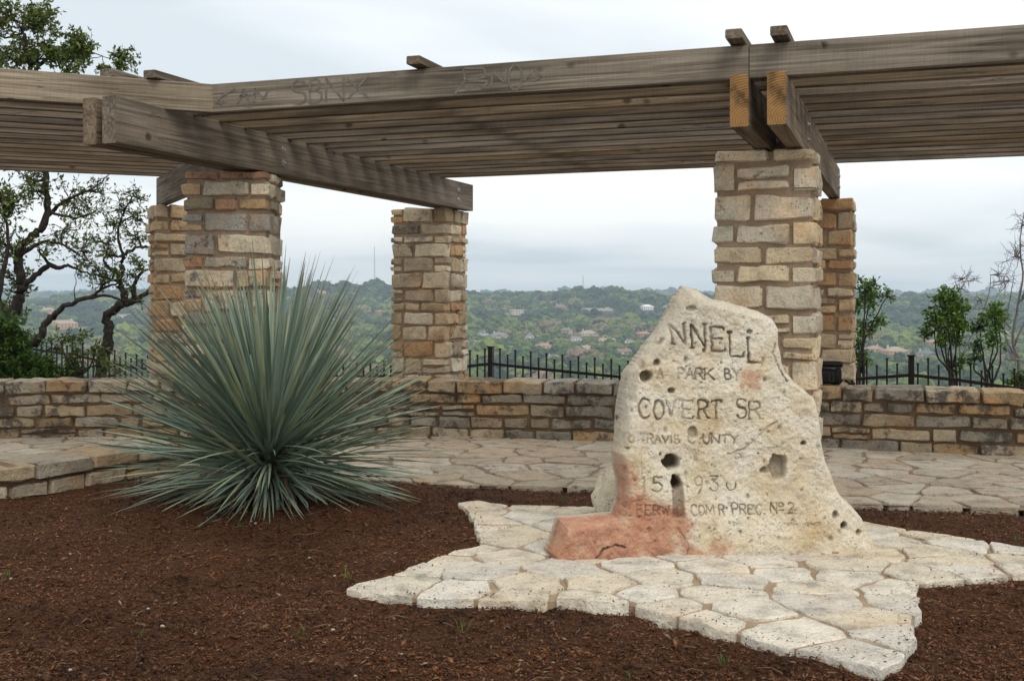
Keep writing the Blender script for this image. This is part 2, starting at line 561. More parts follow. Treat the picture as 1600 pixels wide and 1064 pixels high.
def seen_from(poly, s):
    """part of a (possibly notched) outline that is seen from its seed: always one whole piece"""
    angs = []
    for p in poly:
        a = math.atan2(p[1]-s[1], p[0]-s[0])
        angs += [a - 1e-4, a, a + 1e-4]
    outp = []
    m = len(poly)
    for a in sorted(angs):
        dx, dy = math.cos(a), math.sin(a)
        best = None
        for i in range(m):
            x0, y0 = poly[i]; x1, y1 = poly[(i+1) % m]
            ex, ey = x1-x0, y1-y0
            den = dx*ey - dy*ex
            if abs(den) < 1e-12:
                continue
            t = ((x0-s[0])*ey - (y0-s[1])*ex) / den
            u = ((x0-s[0])*dy - (y0-s[1])*dx) / den
            if t > 1e-9 and -1e-6 <= u <= 1 + 1e-6 and (best is None or t < best):
                best = t
        if best is not None:
            q = (s[0] + dx*best, s[1] + dy*best)
            if not outp or math.hypot(q[0]-outp[-1][0], q[1]-outp[-1][1]) > 0.004:
                outp.append(q)
    if len(outp) > 2 and math.hypot(outp[0][0]-outp[-1][0], outp[0][1]-outp[-1][1]) < 0.004:
        outp.pop()
    return outp
def cells(poly, seeds, gap):
    res = []
    for i, s in enumerate(seeds):
        c = list(poly)
        order = sorted((k for k in range(len(seeds)) if k != i), key=lambda k: (seeds[k][0]-s[0])**2 + (seeds[k][1]-s[1])**2)[:14]
        for k in order:
            o = seeds[k]
            dx, dy = o[0]-s[0], o[1]-s[1]
            dd = math.hypot(dx, dy)
            n = (dx/dd, dy/dd)
            mid = ((o[0]+s[0])/2 - n[0]*gap*random.uniform(0.35, 0.8), (o[1]+s[1])/2 - n[1]*gap*random.uniform(0.35, 0.8))
            c = clip_half(c, mid, n)
            if len(c) < 3:
                break
        if len(c) >= 3:
            c = seen_from(c, s)
            if len(c) >= 3 and abs(area(c)) > 0.006:
                res.append((c, s))
    return res
def rough_outline(poly, step, amp):
    """subdivide, soften the corners and roughen an outline"""
    pts = []
    m = len(poly)
    for i in range(m):
        a = Vector(poly[i]); b = Vector(poly[(i+1) % m])
        k = max(1, int((b - a).length / step))
        for j in range(k):
            pts.append(a.lerp(b, j / k))
    n = len(pts)
    pts = [pts[i] * 0.90 + (pts[i-1] + pts[(i+1) % n]) * 0.05 for i in range(n)]
    ph = random.uniform(0, 50)
    o = []
    for p in pts:
        o.append((p.x + amp * 2 * float(vnoise(p.x * 14 + ph, p.y * 14)), p.y + amp * 2 * float(vnoise(p.x * 14, p.y * 14 + ph + 9))))
    return o
def flagstone(cell_, ztop, thick, mat, parent, col, step=0.09, amp=0.012, tilt=0.006):
    poly, (cx, cy) = cell_
    if area(poly) < 0:
        poly = poly[::-1]
    o = rough_outline(poly, step, amp)
    n = len(o)
    tx, ty = random.uniform(-tilt, tilt), random.uniform(-tilt, tilt)
    dz = random.uniform(-0.006, 0.006)
    v = []; f = []
    def zt(x, y):
        return ztop + dz + (x - cx) * tx + (y - cy) * ty
    for p in o:
        v.append((p[0]-cx, p[1]-cy, ztop - thick))
    for p in o:
        v.append((p[0]-cx, p[1]-cy, zt(*p) - 0.005 - random.uniform(0, 0.006)))
    for ins, dzz in ((0.006, 0.0005), (0.06, 0.0)):
        for p in o:
            dx, dy = p[0]-cx, p[1]-cy
            r = math.hypot(dx, dy) + 1e-6
            q = max(0.2, 1 - ins / r)
            v.append((dx*q, dy*q, zt(cx+dx*q, cy+dy*q) - dzz + random.uniform(-0.003, 0.002)))
    v.append((0, 0, zt(cx, cy) + random.uniform(-0.003, 0.003)))
    for k in range(3):
        for i in range(n):
            j = (i + 1) % n
            f.append((k*n+i, k*n+j, (k+1)*n+j, (k+1)*n+i))
    for i in range(n):
        f.append((3*n+i, 3*n+(i+1) % n, 4*n))
    s = mesh_obj('flagstone', v, f, mat, parent, 30, (cx, cy, 0))
    s.color = (*col, 1)
    return s
def seeds_in(poly, dist, tries, sx=1.0):
    xs = [p[0] for p in poly]; ys = [p[1] for p in poly]
    S = []
    for _ in range(tries):
        x = random.uniform(min(xs), max(xs)); y = random.uniform(min(ys), max(ys))
        if not inside(poly, np.array([x]), np.array([y]))[0]:
            continue
        dm = dist * random.uniform(0.5, 1.4)
        if all(((x-a)/sx)**2 + (y-b)**2 > dm*dm for a, b in S):
            S.append((x, y))
    return S

# star of flagstones round the monument
star_px = [(717, 784), (748, 781), (800, 788), (930, 791), (1080, 791), (1190, 783), (1255, 770), (1300, 795), (1335, 812),
           (1440, 831), (1545, 846), (1640, 862), (1690, 874), (1600, 896), (1545, 901), (1470, 906), (1434, 912), (1437, 945),
           (1424, 975), (1428, 1005), (1412, 1030), (1378, 1043), (1290, 1022), (1225, 1006), (1140, 985), (1060, 962), (985, 943),
           (900, 937), (800, 936), (720, 934), (640, 931), (535, 919), (600, 901), (650, 885), (692, 864), (752, 850), (745, 828), (738, 806)]
STAR_Z = 0.038
star = [tuple(ground(x, y, STAR_Z)[:2]) for x, y in star_px]
def star_polys():
    return seeds_in(star, 0.33, 9000, 1.5)
random.seed(21)
M_flag_cols = [(0.62, 0.565, 0.46), (0.65, 0.60, 0.50), (0.59, 0.53, 0.425), (0.64, 0.60, 0.52), (0.60, 0.53, 0.41), (0.57, 0.53, 0.46)]
sp = bpy.data.objects.new('star_paving', None)
COL.objects.link(sp)
struct(sp)
sp['label'] = 'star shaped pale flagstone paving round the carved monument'
from mathutils.geometry import tessellate_polygon
st2 = star if area(star) > 0 else star[::-1]
n = len(st2)
ins = []
for i in range(n):        # pull the outline in a little along its own normals
    p0, p1, p2 = Vector(st2[i-1]), Vector(st2[i]), Vector(st2[(i+1) % n])
    d_ = ((p1 - p0).normalized() + (p2 - p1).normalized()).normalized()
    ins.append((p1.x - d_.y * 0.022, p1.y + d_.x * 0.022))
v_ = [(p[0], p[1], STAR_Z - 0.014) for p in ins] + [(p[0], p[1], -0.15) for p in ins]
f_ = []
for tr in tessellate_polygon([[Vector((p[0], p[1], 0)) for p in ins]]):
    x0, x1, x2 = (ins[k] for k in tr)
    up = (x1[0]-x0[0])*(x2[1]-x0[1]) - (x1[1]-x0[1])*(x2[0]-x0[0])
    f_.append(tuple(tr) if up > 0 else tuple(tr)[::-1])
f_ += [(n+i, n+(i+1) % n, (i+1) % n, i) for i in range(n)]
mesh_obj('mortar_bed', v_, f_, M['mortar_flag'], sp)
for c in cells(star if area(star) > 0 else star[::-1], star_polys(), 0.021):
    flagstone(c, STAR_Z, 0.16, M['flag'], sp, random.choice(M_flag_cols), 0.05, 0.018)

# terrace between the mulch bed and the wall
WALL = [(-9.5, 9.2), (-7.2, 10.4), (-5.1, 11.05), (-3.0, 11.25), (-0.64, 11.2), (0.99, 10.85), (2.91, 10.38), (4.5, 9.84), (6.4, 9.05), (8.5, 8.0)]
terr_poly = [(-8.6, 7.5), (-6.0, 7.95), (-4.3, 8.35), (-3.2, 8.75), (-2.4, 8.75), (-1.7, 8.7)] + edge + [(6.8, 8.6)] + [(x, y + 0.1) for x, y in WALL[::-1] if -8.0 < x < 6.5]
if area(terr_poly) < 0:
    terr_poly = terr_poly[::-1]
random.seed(5)
tp = bpy.data.objects.new('terrace_paving', None)
COL.objects.link(tp); struct(tp)
tp['label'] = 'irregular tan flagstone terrace in front of the low stone wall'
bm = bmesh.new()
vt = [bm.verts.new((p[0], p[1], -0.014)) for p in terr_poly]
ft = bm.faces.new(vt)
bmesh.ops.triangulate(bm, faces=[ft])
me = bpy.data.meshes.new('mortar_bed'); bm.to_mesh(me); bm.free()
me.materials.append(M['mortar_terrace'])
mo = bpy.data.objects.new('mortar_bed', me); COL.objects.link(mo); mo.parent = tp
tcols = [(0.46, 0.395, 0.30), (0.50, 0.435, 0.34), (0.41, 0.35, 0.265), (0.47, 0.40, 0.31), (0.45, 0.36, 0.265), (0.52, 0.465, 0.375)]
for c in cells(terr_poly, seeds_in(terr_poly, 0.36, 9000, 1.5), 0.024):
    flagstone(c, 0.0, 0.10, M['terrace'], tp, random.choice(tcols), 0.09, 0.018, 0.012)

# ---- rubble stones ------------------------------------------------
def stone_mesh(w, h, dp, wob=1.0):
    """one rough hewn block: x width, y depth (front at -y), z height, centred"""
    nu = int(np.clip(round(w / 0.055), 4, 7)); nv = int(np.clip(round(h / 0.04), 3, 5)); nw = 2
    us = np.linspace(-w/2, w/2, nu + 1); vs_ = np.linspace(-h/2, h/2, nv + 1)
    us[1:-1] += np.array([random.uniform(-0.3, 0.3) for _ in range(nu-1)]) * w/nu
    vs_[1:-1] += np.array([random.uniform(-0.3, 0.3) for _ in range(nv-1)]) * h/nv
    us[1] = us[0] + min(0.014, w*0.12); us[-2] = us[-1] - min(0.014, w*0.12)
    vs_[1] = vs_[0] + min(0.012, h*0.16); vs_[-2] = vs_[-1] - min(0.012, h*0.16)
    ws = np.array([-dp/2, -dp/2 + random.uniform(0.02, 0.04), dp/2])
    ids = {}; vv = []; ff = []
    sk1, sk2 = random.uniform(-0.13, 0.13)*wob, random.uniform(-0.13, 0.13)*wob
    sx1, sx2 = random.uniform(-0.10, 0.10)*wob, random.uniform(-0.10, 0.10)*wob
    tx, tz = random.uniform(-0.05, 0.05), random.uniform(-0.08, 0.08)
    chip = {(i_, j_): (random.uniform(0.006, 0.03) if random.random() < 0.35 else random.uniform(0.001, 0.007)) for i_ in (0, nu) for j_ in (0, nv)}
    ph = random.uniform(0, 99)
    ridge = random.uniform(-h*0.3, h*0.3); rh = random.uniform(0.0, 0.014)
    def vid(i, j, k):
        key = (i, j, k)
        if key in ids:
            return ids[key]
        x, z, y = us[i], vs_[j], ws[k]
        X = i in (0, nu); Z = j in (0, nv); Y = (k == 0)
        if X and Z:
            c_ = chip[(i, j)]
            x -= math.copysign(min(c_, w*0.2), x); z -= math.copysign(min(c_*0.8, h*0.25), z)
        if Y:
            if X or Z:
                y += random.uniform(0.003, 0.014)
                if X: x -= math.copysign(random.uniform(0.001, 0.006), x)
                if Z: z -= math.copysign(random.uniform(0.001, 0.006), z)
            else:
                y += random.uniform(-0.011, 0.007)
            y += x*tx + z*tz - rh * max(0, 1 - abs(z - ridge - 0.2*x) / (0.35*h))
        top = sk1 if z > 0 else sk2
        sd_ = sx1 if x > 0 else sx2
        zz_ = z + h * top * (x / w) + 0.026*wob*float(vnoise(x*13 + ph, z*9 + ph)) * (1 if Z else 0.5)
        xx_ = x + h * sd_ * (z / h) + 0.015*wob*float(vnoise(x*9 + ph, z*19 - ph)) * (1 if X else 0.5)
        ids[key] = len(vv)
        vv.append((xx_, y, zz_))
        return ids[key]
    for i in range(nu):
        for j in range(nv):
            ff.append((vid(i, j, 0), vid(i+1, j, 0), vid(i+1, j+1, 0), vid(i, j+1, 0)))
            ff.append((vid(i, j, nw), vid(i, j+1, nw), vid(i+1, j+1, nw), vid(i+1, j, nw)))
    for k in range(nw):
        for i in range(nu):
            ff.append((vid(i, 0, k+1), vid(i+1, 0, k+1), vid(i+1, 0, k), vid(i, 0, k)))
            ff.append((vid(i, nv, k), vid(i+1, nv, k), vid(i+1, nv, k+1), vid(i, nv, k+1)))
        for j in range(nv):
            ff.append((vid(0, j, k), vid(0, j+1, k), vid(0, j+1, k+1), vid(0, j, k+1)))
            ff.append((vid(nu, j, k+1), vid(nu, j+1, k+1), vid(nu, j+1, k), vid(nu, j, k)))
    return vv, ff
def place_stone(name, parent, w, h, dp, loc, rotz, mat, col, wob=1.0):
    v, f = stone_mesh(w, h, dp, wob)
    o = mesh_obj(name, v, f, mat, parent, 27, loc, rotz)
    o.color = (*col, 1)
    return o
def split_run(total, lo, hi):
    """random widths that add up to total"""
    ws = []
    left = total
    while left > hi:
        w = random.uniform(lo, hi)
        if left - w < lo * 0.7:
            w = left * random.uniform(0.42, 0.58)
        ws.append(w); left -= w
    ws.append(left)
    random.shuffle(ws)
    return ws
def pick(pal):
    c = random.choice(pal)
    k = random.uniform(0.86, 1.14)
    return tuple(min(1, x * k) for x in c)

CREAM = [(0.64, 0.55, 0.40), (0.68, 0.60, 0.455), (0.62, 0.545, 0.415), (0.58, 0.515, 0.40), (0.65, 0.53, 0.35), (0.70, 0.63, 0.49)]
MIXED = CREAM[:4] + [(0.44, 0.405, 0.34), (0.38, 0.35, 0.30), (0.45, 0.27, 0.165), (0.50, 0.36, 0.22), (0.48, 0.44, 0.37), (0.33, 0.285, 0.23)]
WARM = [(0.48, 0.375, 0.245), (0.52, 0.43, 0.30), (0.46, 0.335, 0.205), (0.47, 0.295, 0.155), (0.54, 0.45, 0.32), (0.44, 0.355, 0.255)]
WALLC = [(0.37, 0.305, 0.21), (0.41, 0.345, 0.245), (0.33, 0.28, 0.205), (0.30, 0.27, 0.22), (0.39, 0.285, 0.165), (0.26, 0.235, 0.19), (0.43, 0.36, 0.26)]
LWALLC = [(0.38, 0.31, 0.225), (0.36, 0.305, 0.23), (0.39, 0.31, 0.20), (0.33, 0.29, 0.23), (0.39, 0.34, 0.255), (0.36, 0.265, 0.165)]

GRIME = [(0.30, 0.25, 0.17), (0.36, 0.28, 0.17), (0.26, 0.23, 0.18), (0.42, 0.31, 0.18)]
def pillar(label, c, rot, size, ztop, pal, course=(0.10, 0.17), seed=1, z0=-0.1, loose=0.0):
    random.seed(seed)
    t = thing('stone_pillar', label, 'pillar', (c[0], c[1], 0), rot, 'rubble stone pillars carrying the pergola')
    core = MB().box((0, 0, (ztop + z0)/2 - 0.01), (size - 0.036, size - 0.036, ztop - z0 - 0.02))
    core.build('mortar_core', M['mortar'], t)
    z = z0; k = 0
    dp = 0.13
    while z < ztop - 0.01:
        h = random.uniform(*course)
        if ztop - z - h < course[0] * 0.8:
            h = ztop - z
            if h > course[1] * 1.25:
                h *= 0.5
        own = k % 2
        grow = random.uniform(-0.004, 0.008) + 0.006 * (1 - z / ztop)
        for face in range(4):
            full = (face % 2 == own)
            run = size if full else size - 2 * dp - 0.012
            if run < 0.1:
                continue
            lo, hi = (0.15, 0.38) if full else (0.12, 0.36)
            x = -run / 2
            rz = face * math.pi / 2
            cs, sn = math.cos(rz), math.sin(rz)
            for w in split_run(run, lo, hi):
                parts = [(z, h)]
                if h > 0.14 and random.random() < 0.16:
                    q = random.uniform(0.4, 0.6)
                    parts = [(z, h*q), (z + h*q, h*(1-q))]
                for zz0, hh in parts:
                    g = random.uniform(0.012, 0.026)
                    gv = random.uniform(0.010, 0.022)
                    lx = x + w/2
                    ly = -size/2 + dp/2 - grow - random.uniform(-0.004, 0.008)
                    ww = w - g - loose * random.uniform(0, 0.03)
                    gv += loose * random.uniform(0, 0.045) if zz0 + hh < ztop - 0.02 else 0
                    jz = loose * random.uniform(-0.012, 0.012) if zz0 + hh < ztop - 0.02 else 0
                    if full and (abs(x + run/2) < 1e-6 or abs(x + w - run/2) < 1e-6):
                        ww += g * 0.5
                        lx += -g*0.25 if x < 0 and abs(x + run/2) < 1e-6 else g*0.25
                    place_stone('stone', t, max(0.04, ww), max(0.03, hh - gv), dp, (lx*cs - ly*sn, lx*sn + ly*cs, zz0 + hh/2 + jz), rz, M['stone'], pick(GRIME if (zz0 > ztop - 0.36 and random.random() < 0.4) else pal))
                x += w
        z += h; k += 1
    return t

EYE_TOP = 0.91
ZP = CAMH + EYE_TOP       # top of every pillar
P_FR = pl(3.43, 1.153); P_FL = Vector((-2.10, 8.50, 0)); P_BC = pl(-0.575, 4.82); P_BR = pl(3.49, 4.97); P_BL = Vector((-3.42, 11.62, 0))
pillar('front cream limestone pillar right behind the carved monument', P_FR, -TH, 0.61, ZP, CREAM, (0.115, 0.20), 11, loose=0.45)
pillar('front pillar of grey, cream and rust stones behind the spiky plant', P_FL, math.radians(1.0), 0.61, ZP, MIXED, (0.09, 0.17), 12, loose=0.25)
pillar('free standing tan back pillar in the middle, between plant and monument', P_BC, -TH, 0.62, ZP, WARM + CREAM[:2], (0.085, 0.18), 13, loose=0.25)
pillar('shaded back pillar at the right with a black bag at its foot', P_BR, -TH, 0.61, ZP, WARM, (0.09, 0.20), 14, loose=0.4)
pillar('shaded back pillar at the left, half hidden by the front pillar', P_BL, TL, 0.61, ZP, WARM, (0.09, 0.18), 15, loose=0.3)

# ---- walls --------------------------------------------------------
class Path:
    def __init__(s, pts, n=240):
        p = np.array(pts, float)
        d = np.concatenate([[0], np.cumsum(np.hypot(*np.diff(p, axis=0).T))])
        u = np.linspace(0, d[-1], n)
        x = np.interp(u, d, p[:, 0]); y = np.interp(u, d, p[:, 1])
        for _ in range(60):      # soften the corners
            x[1:-1] = (x[:-2] + 2*x[1:-1] + x[2:]) / 4; y[1:-1] = (y[:-2] + 2*y[1:-1] + y[2:]) / 4
        s.x, s.y = x, y
        s.d = np.concatenate([[0], np.cumsum(np.hypot(np.diff(x), np.diff(y)))])
        s.len = s.d[-1]
    def __call__(s, q):
        x = float(np.interp(q, s.d, s.x)); y = float(np.interp(q, s.d, s.y))
        x2 = float(np.interp(q + 0.03, s.d, s.x)); y2 = float(np.interp(q + 0.03, s.d, s.y))
        x1 = float(np.interp(q - 0.03, s.d, s.x)); y1 = float(np.interp(q - 0.03, s.d, s.y))
        return x, y, math.atan2(y2 - y1, x2 - x1)
def wall(name, label, pts, heights, cap_h, thick, pal_at, lo, hi, seed, mat):
    random.seed(seed)
    path = Path(pts)
    t = thing(name, label, 'wall', (path(path.len/2)[0], path(path.len/2)[1], 0))
    ox, oy = t.location.x, t.location.y
    ztot = sum(heights) + cap_h
    v = []; f = []
    m = 120
    for i in range(m + 1):
        x, y, a = path(path.len * i / m)
        nx, ny = -math.sin(a), math.cos(a)
        for off, z in ((0.03, -0.15), (0.03, ztot - 0.03), (thick - 0.01, ztot - 0.03), (thick - 0.01, -0.6)):
            v.append((x + nx*off - ox, y + ny*off - oy, z))
    for i in range(m):
        for k in range(3):
            f.append((4*i+k, 4*i+4+k, 4*i+5+k, 4*i+1+k))
    f.append((0, 1, 2, 3)); f.append((4*m+3, 4*m+2, 4*m+1, 4*m))
    mesh_obj('mortar_core', v, f, M['mortar_wall'], t)
    z = -0.02
    for ci, h in enumerate(heights):
        q = random.uniform(-0.2, 0.0)
        while q < path.len:
            w = random.uniform(lo, hi) * (1.0 if h < 0.13 else 1.15)
            parts = [(z, h)]
            if h > 0.11 and random.random() < 0.12:
                parts = [(z, h*0.5), (z + h*0.5, h*0.5)]
            for z0, hh in parts:
                mid = min(max(q + w/2, 0.05), path.len - 0.05)
                x, y, a = path(mid)
                g = random.uniform(0.012, 0.03); gv = random.uniform(0.010, 0.024)
                off = 0.07 + random.uniform(-0.012, 0.010)
                nx, ny = -math.sin(a), math.cos(a)
                place_stone('stone', t, w - g, hh - gv, 0.14, (x + nx*off - ox, y + ny*off - oy, z0 + hh/2 + 0.008*math.sin(mid*1.7 + ci)), a, mat, pick(pal_at(x)))
            q += w
        z += h
    q = -0.1
    while q < path.len:
        w = random.uniform(0.26, 0.48)
        x, y, a = path(min(max(q + w/2, 0.05), path.len - 0.05))
        nx, ny = -math.sin(a), math.cos(a)
        off = thick/2 - 0.025 + random.uniform(-0.012, 0.012)
        hh = cap_h - 0.012 + random.uniform(-0.008, 0.008)
        place_stone('cap_stone', t, w - random.uniform(0.012, 0.03), hh, thick, (x + nx*off - ox, y + ny*off - oy, ztot - 0.02 - hh/2), a, mat, pick(pal_at(x)))
        q += w
    return t
wall('stone_wall', 'long low rubble stone wall with cap stones at the back of the terrace', WALL, [0.115, 0.115, 0.12, 0.105], 0.125, 0.48,
     lambda x: LWALLC if x < -2.6 else WALLC, 0.20, 0.56, 31, M['wall_stone'])
low = [(-7.6, 7.05), (-5.6, 7.35), (-4.3, 7.62), (-3.54, 7.74), (-3.1, 8.1), (-2.85, 8.55), (-2.5, 8.62)]
low = [tuple(ground(x, y)[:2]) for x, y in ((-760, 838), (-300, 808), (0, 781), (80, 770), (150, 757), (200, 747), (250, 738), (300, 733))]
wall('kerb_wall', 'knee low curved stone kerb wall beside the mulch bed at the left', low, [0.125], 0.12, 0.44, lambda x: LWALLC, 0.24, 0.46, 32, M['stone'])

# ================================================================== PERGOLA
perg = thing('pergola', 'weathered grey timber pergola roof of close set boards on stone pillars', 'pergola', (CORNER.x, CORNER.y, 0))
ORG = Vector((CORNER.x, CORNER.y, 0))
def board(name, p0, p1, w, h, mat, parent=perg, cham=0.005, warp=0.003, endmat=None, seg=7):
    """timber from p0 to p1 (bottom centre line); local x along its length"""
    p0 = Vector(p0); p1 = Vector(p1)
    ln = (p1 - p0).length
    ang = math.atan2(p1.y - p0.y, p1.x - p0.x)
    prof = [(-w/2+cham, 0), (w/2-cham, 0), (w/2, cham), (w/2, h-cham), (w/2-cham, h), (-w/2+cham, h), (-w/2, h-cham), (-w/2, cham)]
    v = []; f = []
    a1, a2, ph = random.uniform(-warp, warp), random.uniform(-warp, warp), random.uniform(0, 6)
    for i in range(seg + 1):
        x = ln * (i / seg - 0.5)
        dy = a1 * math.sin(i * 0.9 + ph); dz = a2 * math.sin(i * 0.7 + ph * 2)
        for y, z in prof:
            v.append((x, y + dy, z + dz))
    for i in range(seg):
        for k in range(8):
            k2 = (k + 1) % 8
            f.append((8*i+k2, 8*i+k, 8*i+8+k, 8*i+8+k2))
    f.append(tuple(range(8))); f.append(tuple(8*seg + k for k in range(8))[::-1])
    mid = (p0 + p1) / 2
    o = mesh_obj(name, v, f, mat, parent)
    o.rotation_euler = (0, 0, ang)
    o.location = mid - ORG if parent is perg else mid
    if endmat:
        o.data.materials.append(endmat)
        o.data.polygons[len(f) - 2].material_index = 1
        o.data.polygons[len(f) - 1].material_index = 1
    return o
ZB = ZP                      # underside of the beams
BH = 0.285
ZJ = ZB + BH - 0.008         # underside of the joists
JH = 0.18
random.seed(77)
def bolts(beam, xs, side, w):
    for x in xs:
        for z in (0.09, 0.19):
            b_ = MB().tube([(x, side*(w/2 - 0.002), z), (x, side*(w/2 + 0.004), z)], [0.024, 0.024], 10)
            b_.tube([(x, side*(w/2 + 0.004), z), (x, side*(w/2 + 0.018), z)], [0.013, 0.013], 6)
            b_.build('bolt', M['steel'], beam)
BWD = 0.10
# doubled beams over the left front pillar and the middle back pillar
for a_, t0, t1 in ((-0.25, -0.72, 5.13), (-0.41, -0.70, 5.10)):
    o = board('beam', pl(a_, t0, ZB), pl(a_, t1, ZB), BWD, BH, M['wood_beam'], warp=0.001)
    bolts(o, (-1.02, 2.50), -1, BWD)
# doubled beams over the right pillars, fresh sawn end grain in front
for a_, t0, t1 in ((3.62, -0.13, 4.85), (3.42, -0.12, 4.83)):
    o = board('beam', pl(a_, t0, ZB), pl(a_, t1, ZB), BWD, BH, M['wood_beam'], warp=0.001, endmat=M['end_grain'])
    bolts(o, (-1.12, 2.25), -1, BWD)
# single beam of the left bay
bl0 = Vector((-2.16, 8.62, ZB)); bl1 = Vector((-3.62, 11.56, ZB))
o = board('beam', bl0, bl1, BWD, BH, M['wood'], warp=0.001)
bolts(o, (1.35,), -1, BWD)
# and the next ones outside the picture on both sides
o = board('beam', pll(4.2, -0.3, ZB), pll(4.2, 4.9, ZB), BWD, BH, M['wood'], warp=0.001)
o = board('beam', pl(7.6, -0.3, ZB), pl(7.6, 4.9, ZB), BWD, BH, M['wood'], warp=0.001)
# joists
NJ = 15
bdir = (bl1 - bl0).normalized()
for j in range(NJ):
    t_ = 0.06 + 0.30 * j + random.uniform(-0.012, 0.012)
    mt = M['wood_brown'] if random.random() < 0.62 else M['wood']
    cut = 3.52 + random.uniform(-0.02, 0.02)
    board('joist', pl(-0.32, t_, ZJ), pl(cut - 0.004, t_, ZJ), 0.042, JH, mt)
    mt = M['wood_brown'] if random.random() < 0.62 else M['wood']
    board('joist', pl(cut + 0.004, t_, ZJ), pl(7.7, t_, ZJ), 0.042, JH, mt)
    # left bay: from outside the picture to the beam it rests on
    p_out = pll(4.3, t_, ZJ)
    best = None
    for (q0, qd) in ((pl(-0.43, 0), B), (Vector((bl0.x, bl0.y, 0)), Vector((bdir.x, bdir.y, 0)))):
        # intersection of the joist line with the beam line
        d1 = -AL
        den = d1.x * qd.y - d1.y * qd.x
        w_ = q0 - p_out
        s_ = (w_.x * qd.y - w_.y * qd.x) / den
        best = s_ if best is None else min(best, s_)
    p_in = p_out - AL * (best + 0.03)
    mt = M['wood_brown'] if random.random() < 0.5 else M['wood']
    board('joist', (p_in.x, p_in.y, ZJ), p_out, 0.042, JH, mt)
# added board that keeps the sky gaps above the doubled beams dark
board('sky_gap_filler', pl(-0.362, 0.1, ZJ + 0.003), pl(-0.362, 4.3, ZJ + 0.003), 0.04, 0.165, M['wood_brown'])
# fascia boards along the front
FZ = ZJ - 0.004
board('fascia', pl(-0.012, -0.03, FZ), pl(3.462, -0.03, FZ), 0.045, 0.184, M['wood_fascia'], warp=0.0015)
board('fascia', pl(3.467, -0.03, FZ), pl(7.7, -0.03, FZ), 0.045, 0.184, M['wood_fascia'], warp=0.0015)
board('fascia', pll(-0.012, -0.03, FZ), pll(4.3, -0.03, FZ), 0.045, 0.184, M['wood_fascia'], warp=0.0015)
# flat battens over the joists, poking out in front
ZT = ZJ + JH + 0.006
for a_, t0, t1 in ((-0.25, -0.34, 4.7), (-0.49, -0.46, 4.7), (1.50, -0.16, 4.7), (3.40, -0.20, 4.7), (3.64, -0.20, 4.7), (5.6, -0.16, 4.7)):
    board('batten', pl(a_, t0, ZT), pl(a_, t1, ZT), 0.09, 0.05, M['wood'])
board('batten', pll(2.1, -0.14, ZT), pll(2.1, 4.6, ZT), 0.09, 0.05, M['wood'])

# ================================================================== MONUMENT
PH = math.radians(9.0)
EC, ES = math.cos(PH), math.sin(PH)
MX0, MY0 = 0.234, 5.85
def mon_uv(px, py, off=0.0):
    """picture point -> (u along the face, v height) on the face plane pushed back by off"""
    X0 = MX0 - ES * off; Y0 = MY0 + EC * off
    kx = (px - 800.0) / F
    u = (kx * Y0 - X0) / (EC - kx * ES)
    D = Y0 + u * ES
    return u, CAMH + (HZ - py) / F * D
def c7(x, y):
    return 820 + 0.4513 * x, 430 + 0.4513 * y
sil = [(548, 40), (600, 50), (625, 68), (660, 85), (700, 88), (760, 105), (810, 125), (850, 150), (868, 185), (870, 230), (878, 300), (885, 330),
       (910, 355), (950, 385), (985, 420), (1000, 480), (1005, 560), (1020, 600), (1045, 660), (1055, 710), (1080, 750), (1115, 785), (1138, 820),
       (1150, 860), (1170, 895), (1182, 935), (1188, 975), (1188, 1130), (75, 1130), (78, 975), (70, 945), (95, 900), (115, 840), (180, 832), (300, 829), (318, 792),
       (325, 710), (320, 680), (312, 610), (320, 590), (322, 480), (335, 400), (355, 330), (400, 270), (450, 210), (490, 135), (515, 80)]
SIL = [mon_uv(*c7(x, y), 0.13) for x, y in sil]
if area(SIL) < 0:
    SIL = SIL[::-1]
RES = 0.0042
us_ = [p[0] for p in SIL]; vs2 = [p[1] for p in SIL]
gu = np.arange(min(us_) - 3*RES, max(us_) + 3*RES, RES)
gv = np.arange(-0.10, max(vs2) + 3*RES, RES)
U, V = np.meshgrid(gu, gv, indexing='ij')
# wobble the outline a little
Uw = U + 0.016 * fbm(U*6, V*6, 3); Vw = V + 0.016 * fbm(U*6 + 31, V*6 + 7, 3)
def seg_dist(U, V, a, b):
    ax, ay = a; bx, by = b
    dx, dy = bx-ax, by-ay
    L2 = dx*dx + dy*dy + 1e-12
    t = np.clip(((U-ax)*dx + (V-ay)*dy) / L2, 0, 1)
    return np.hypot(U - ax - t*dx, V - ay - t*dy), t
sd = np.full(U.shape, 9.0)
for i in range(len(SIL)):
    d_, _ = seg_dist(Uw, Vw, SIL[i], SIL[(i+1) % len(SIL)])
    sd = np.minimum(sd, d_)
ins_ = inside(SIL, Uw, Vw)
sd = np.where(ins_, sd, -sd)
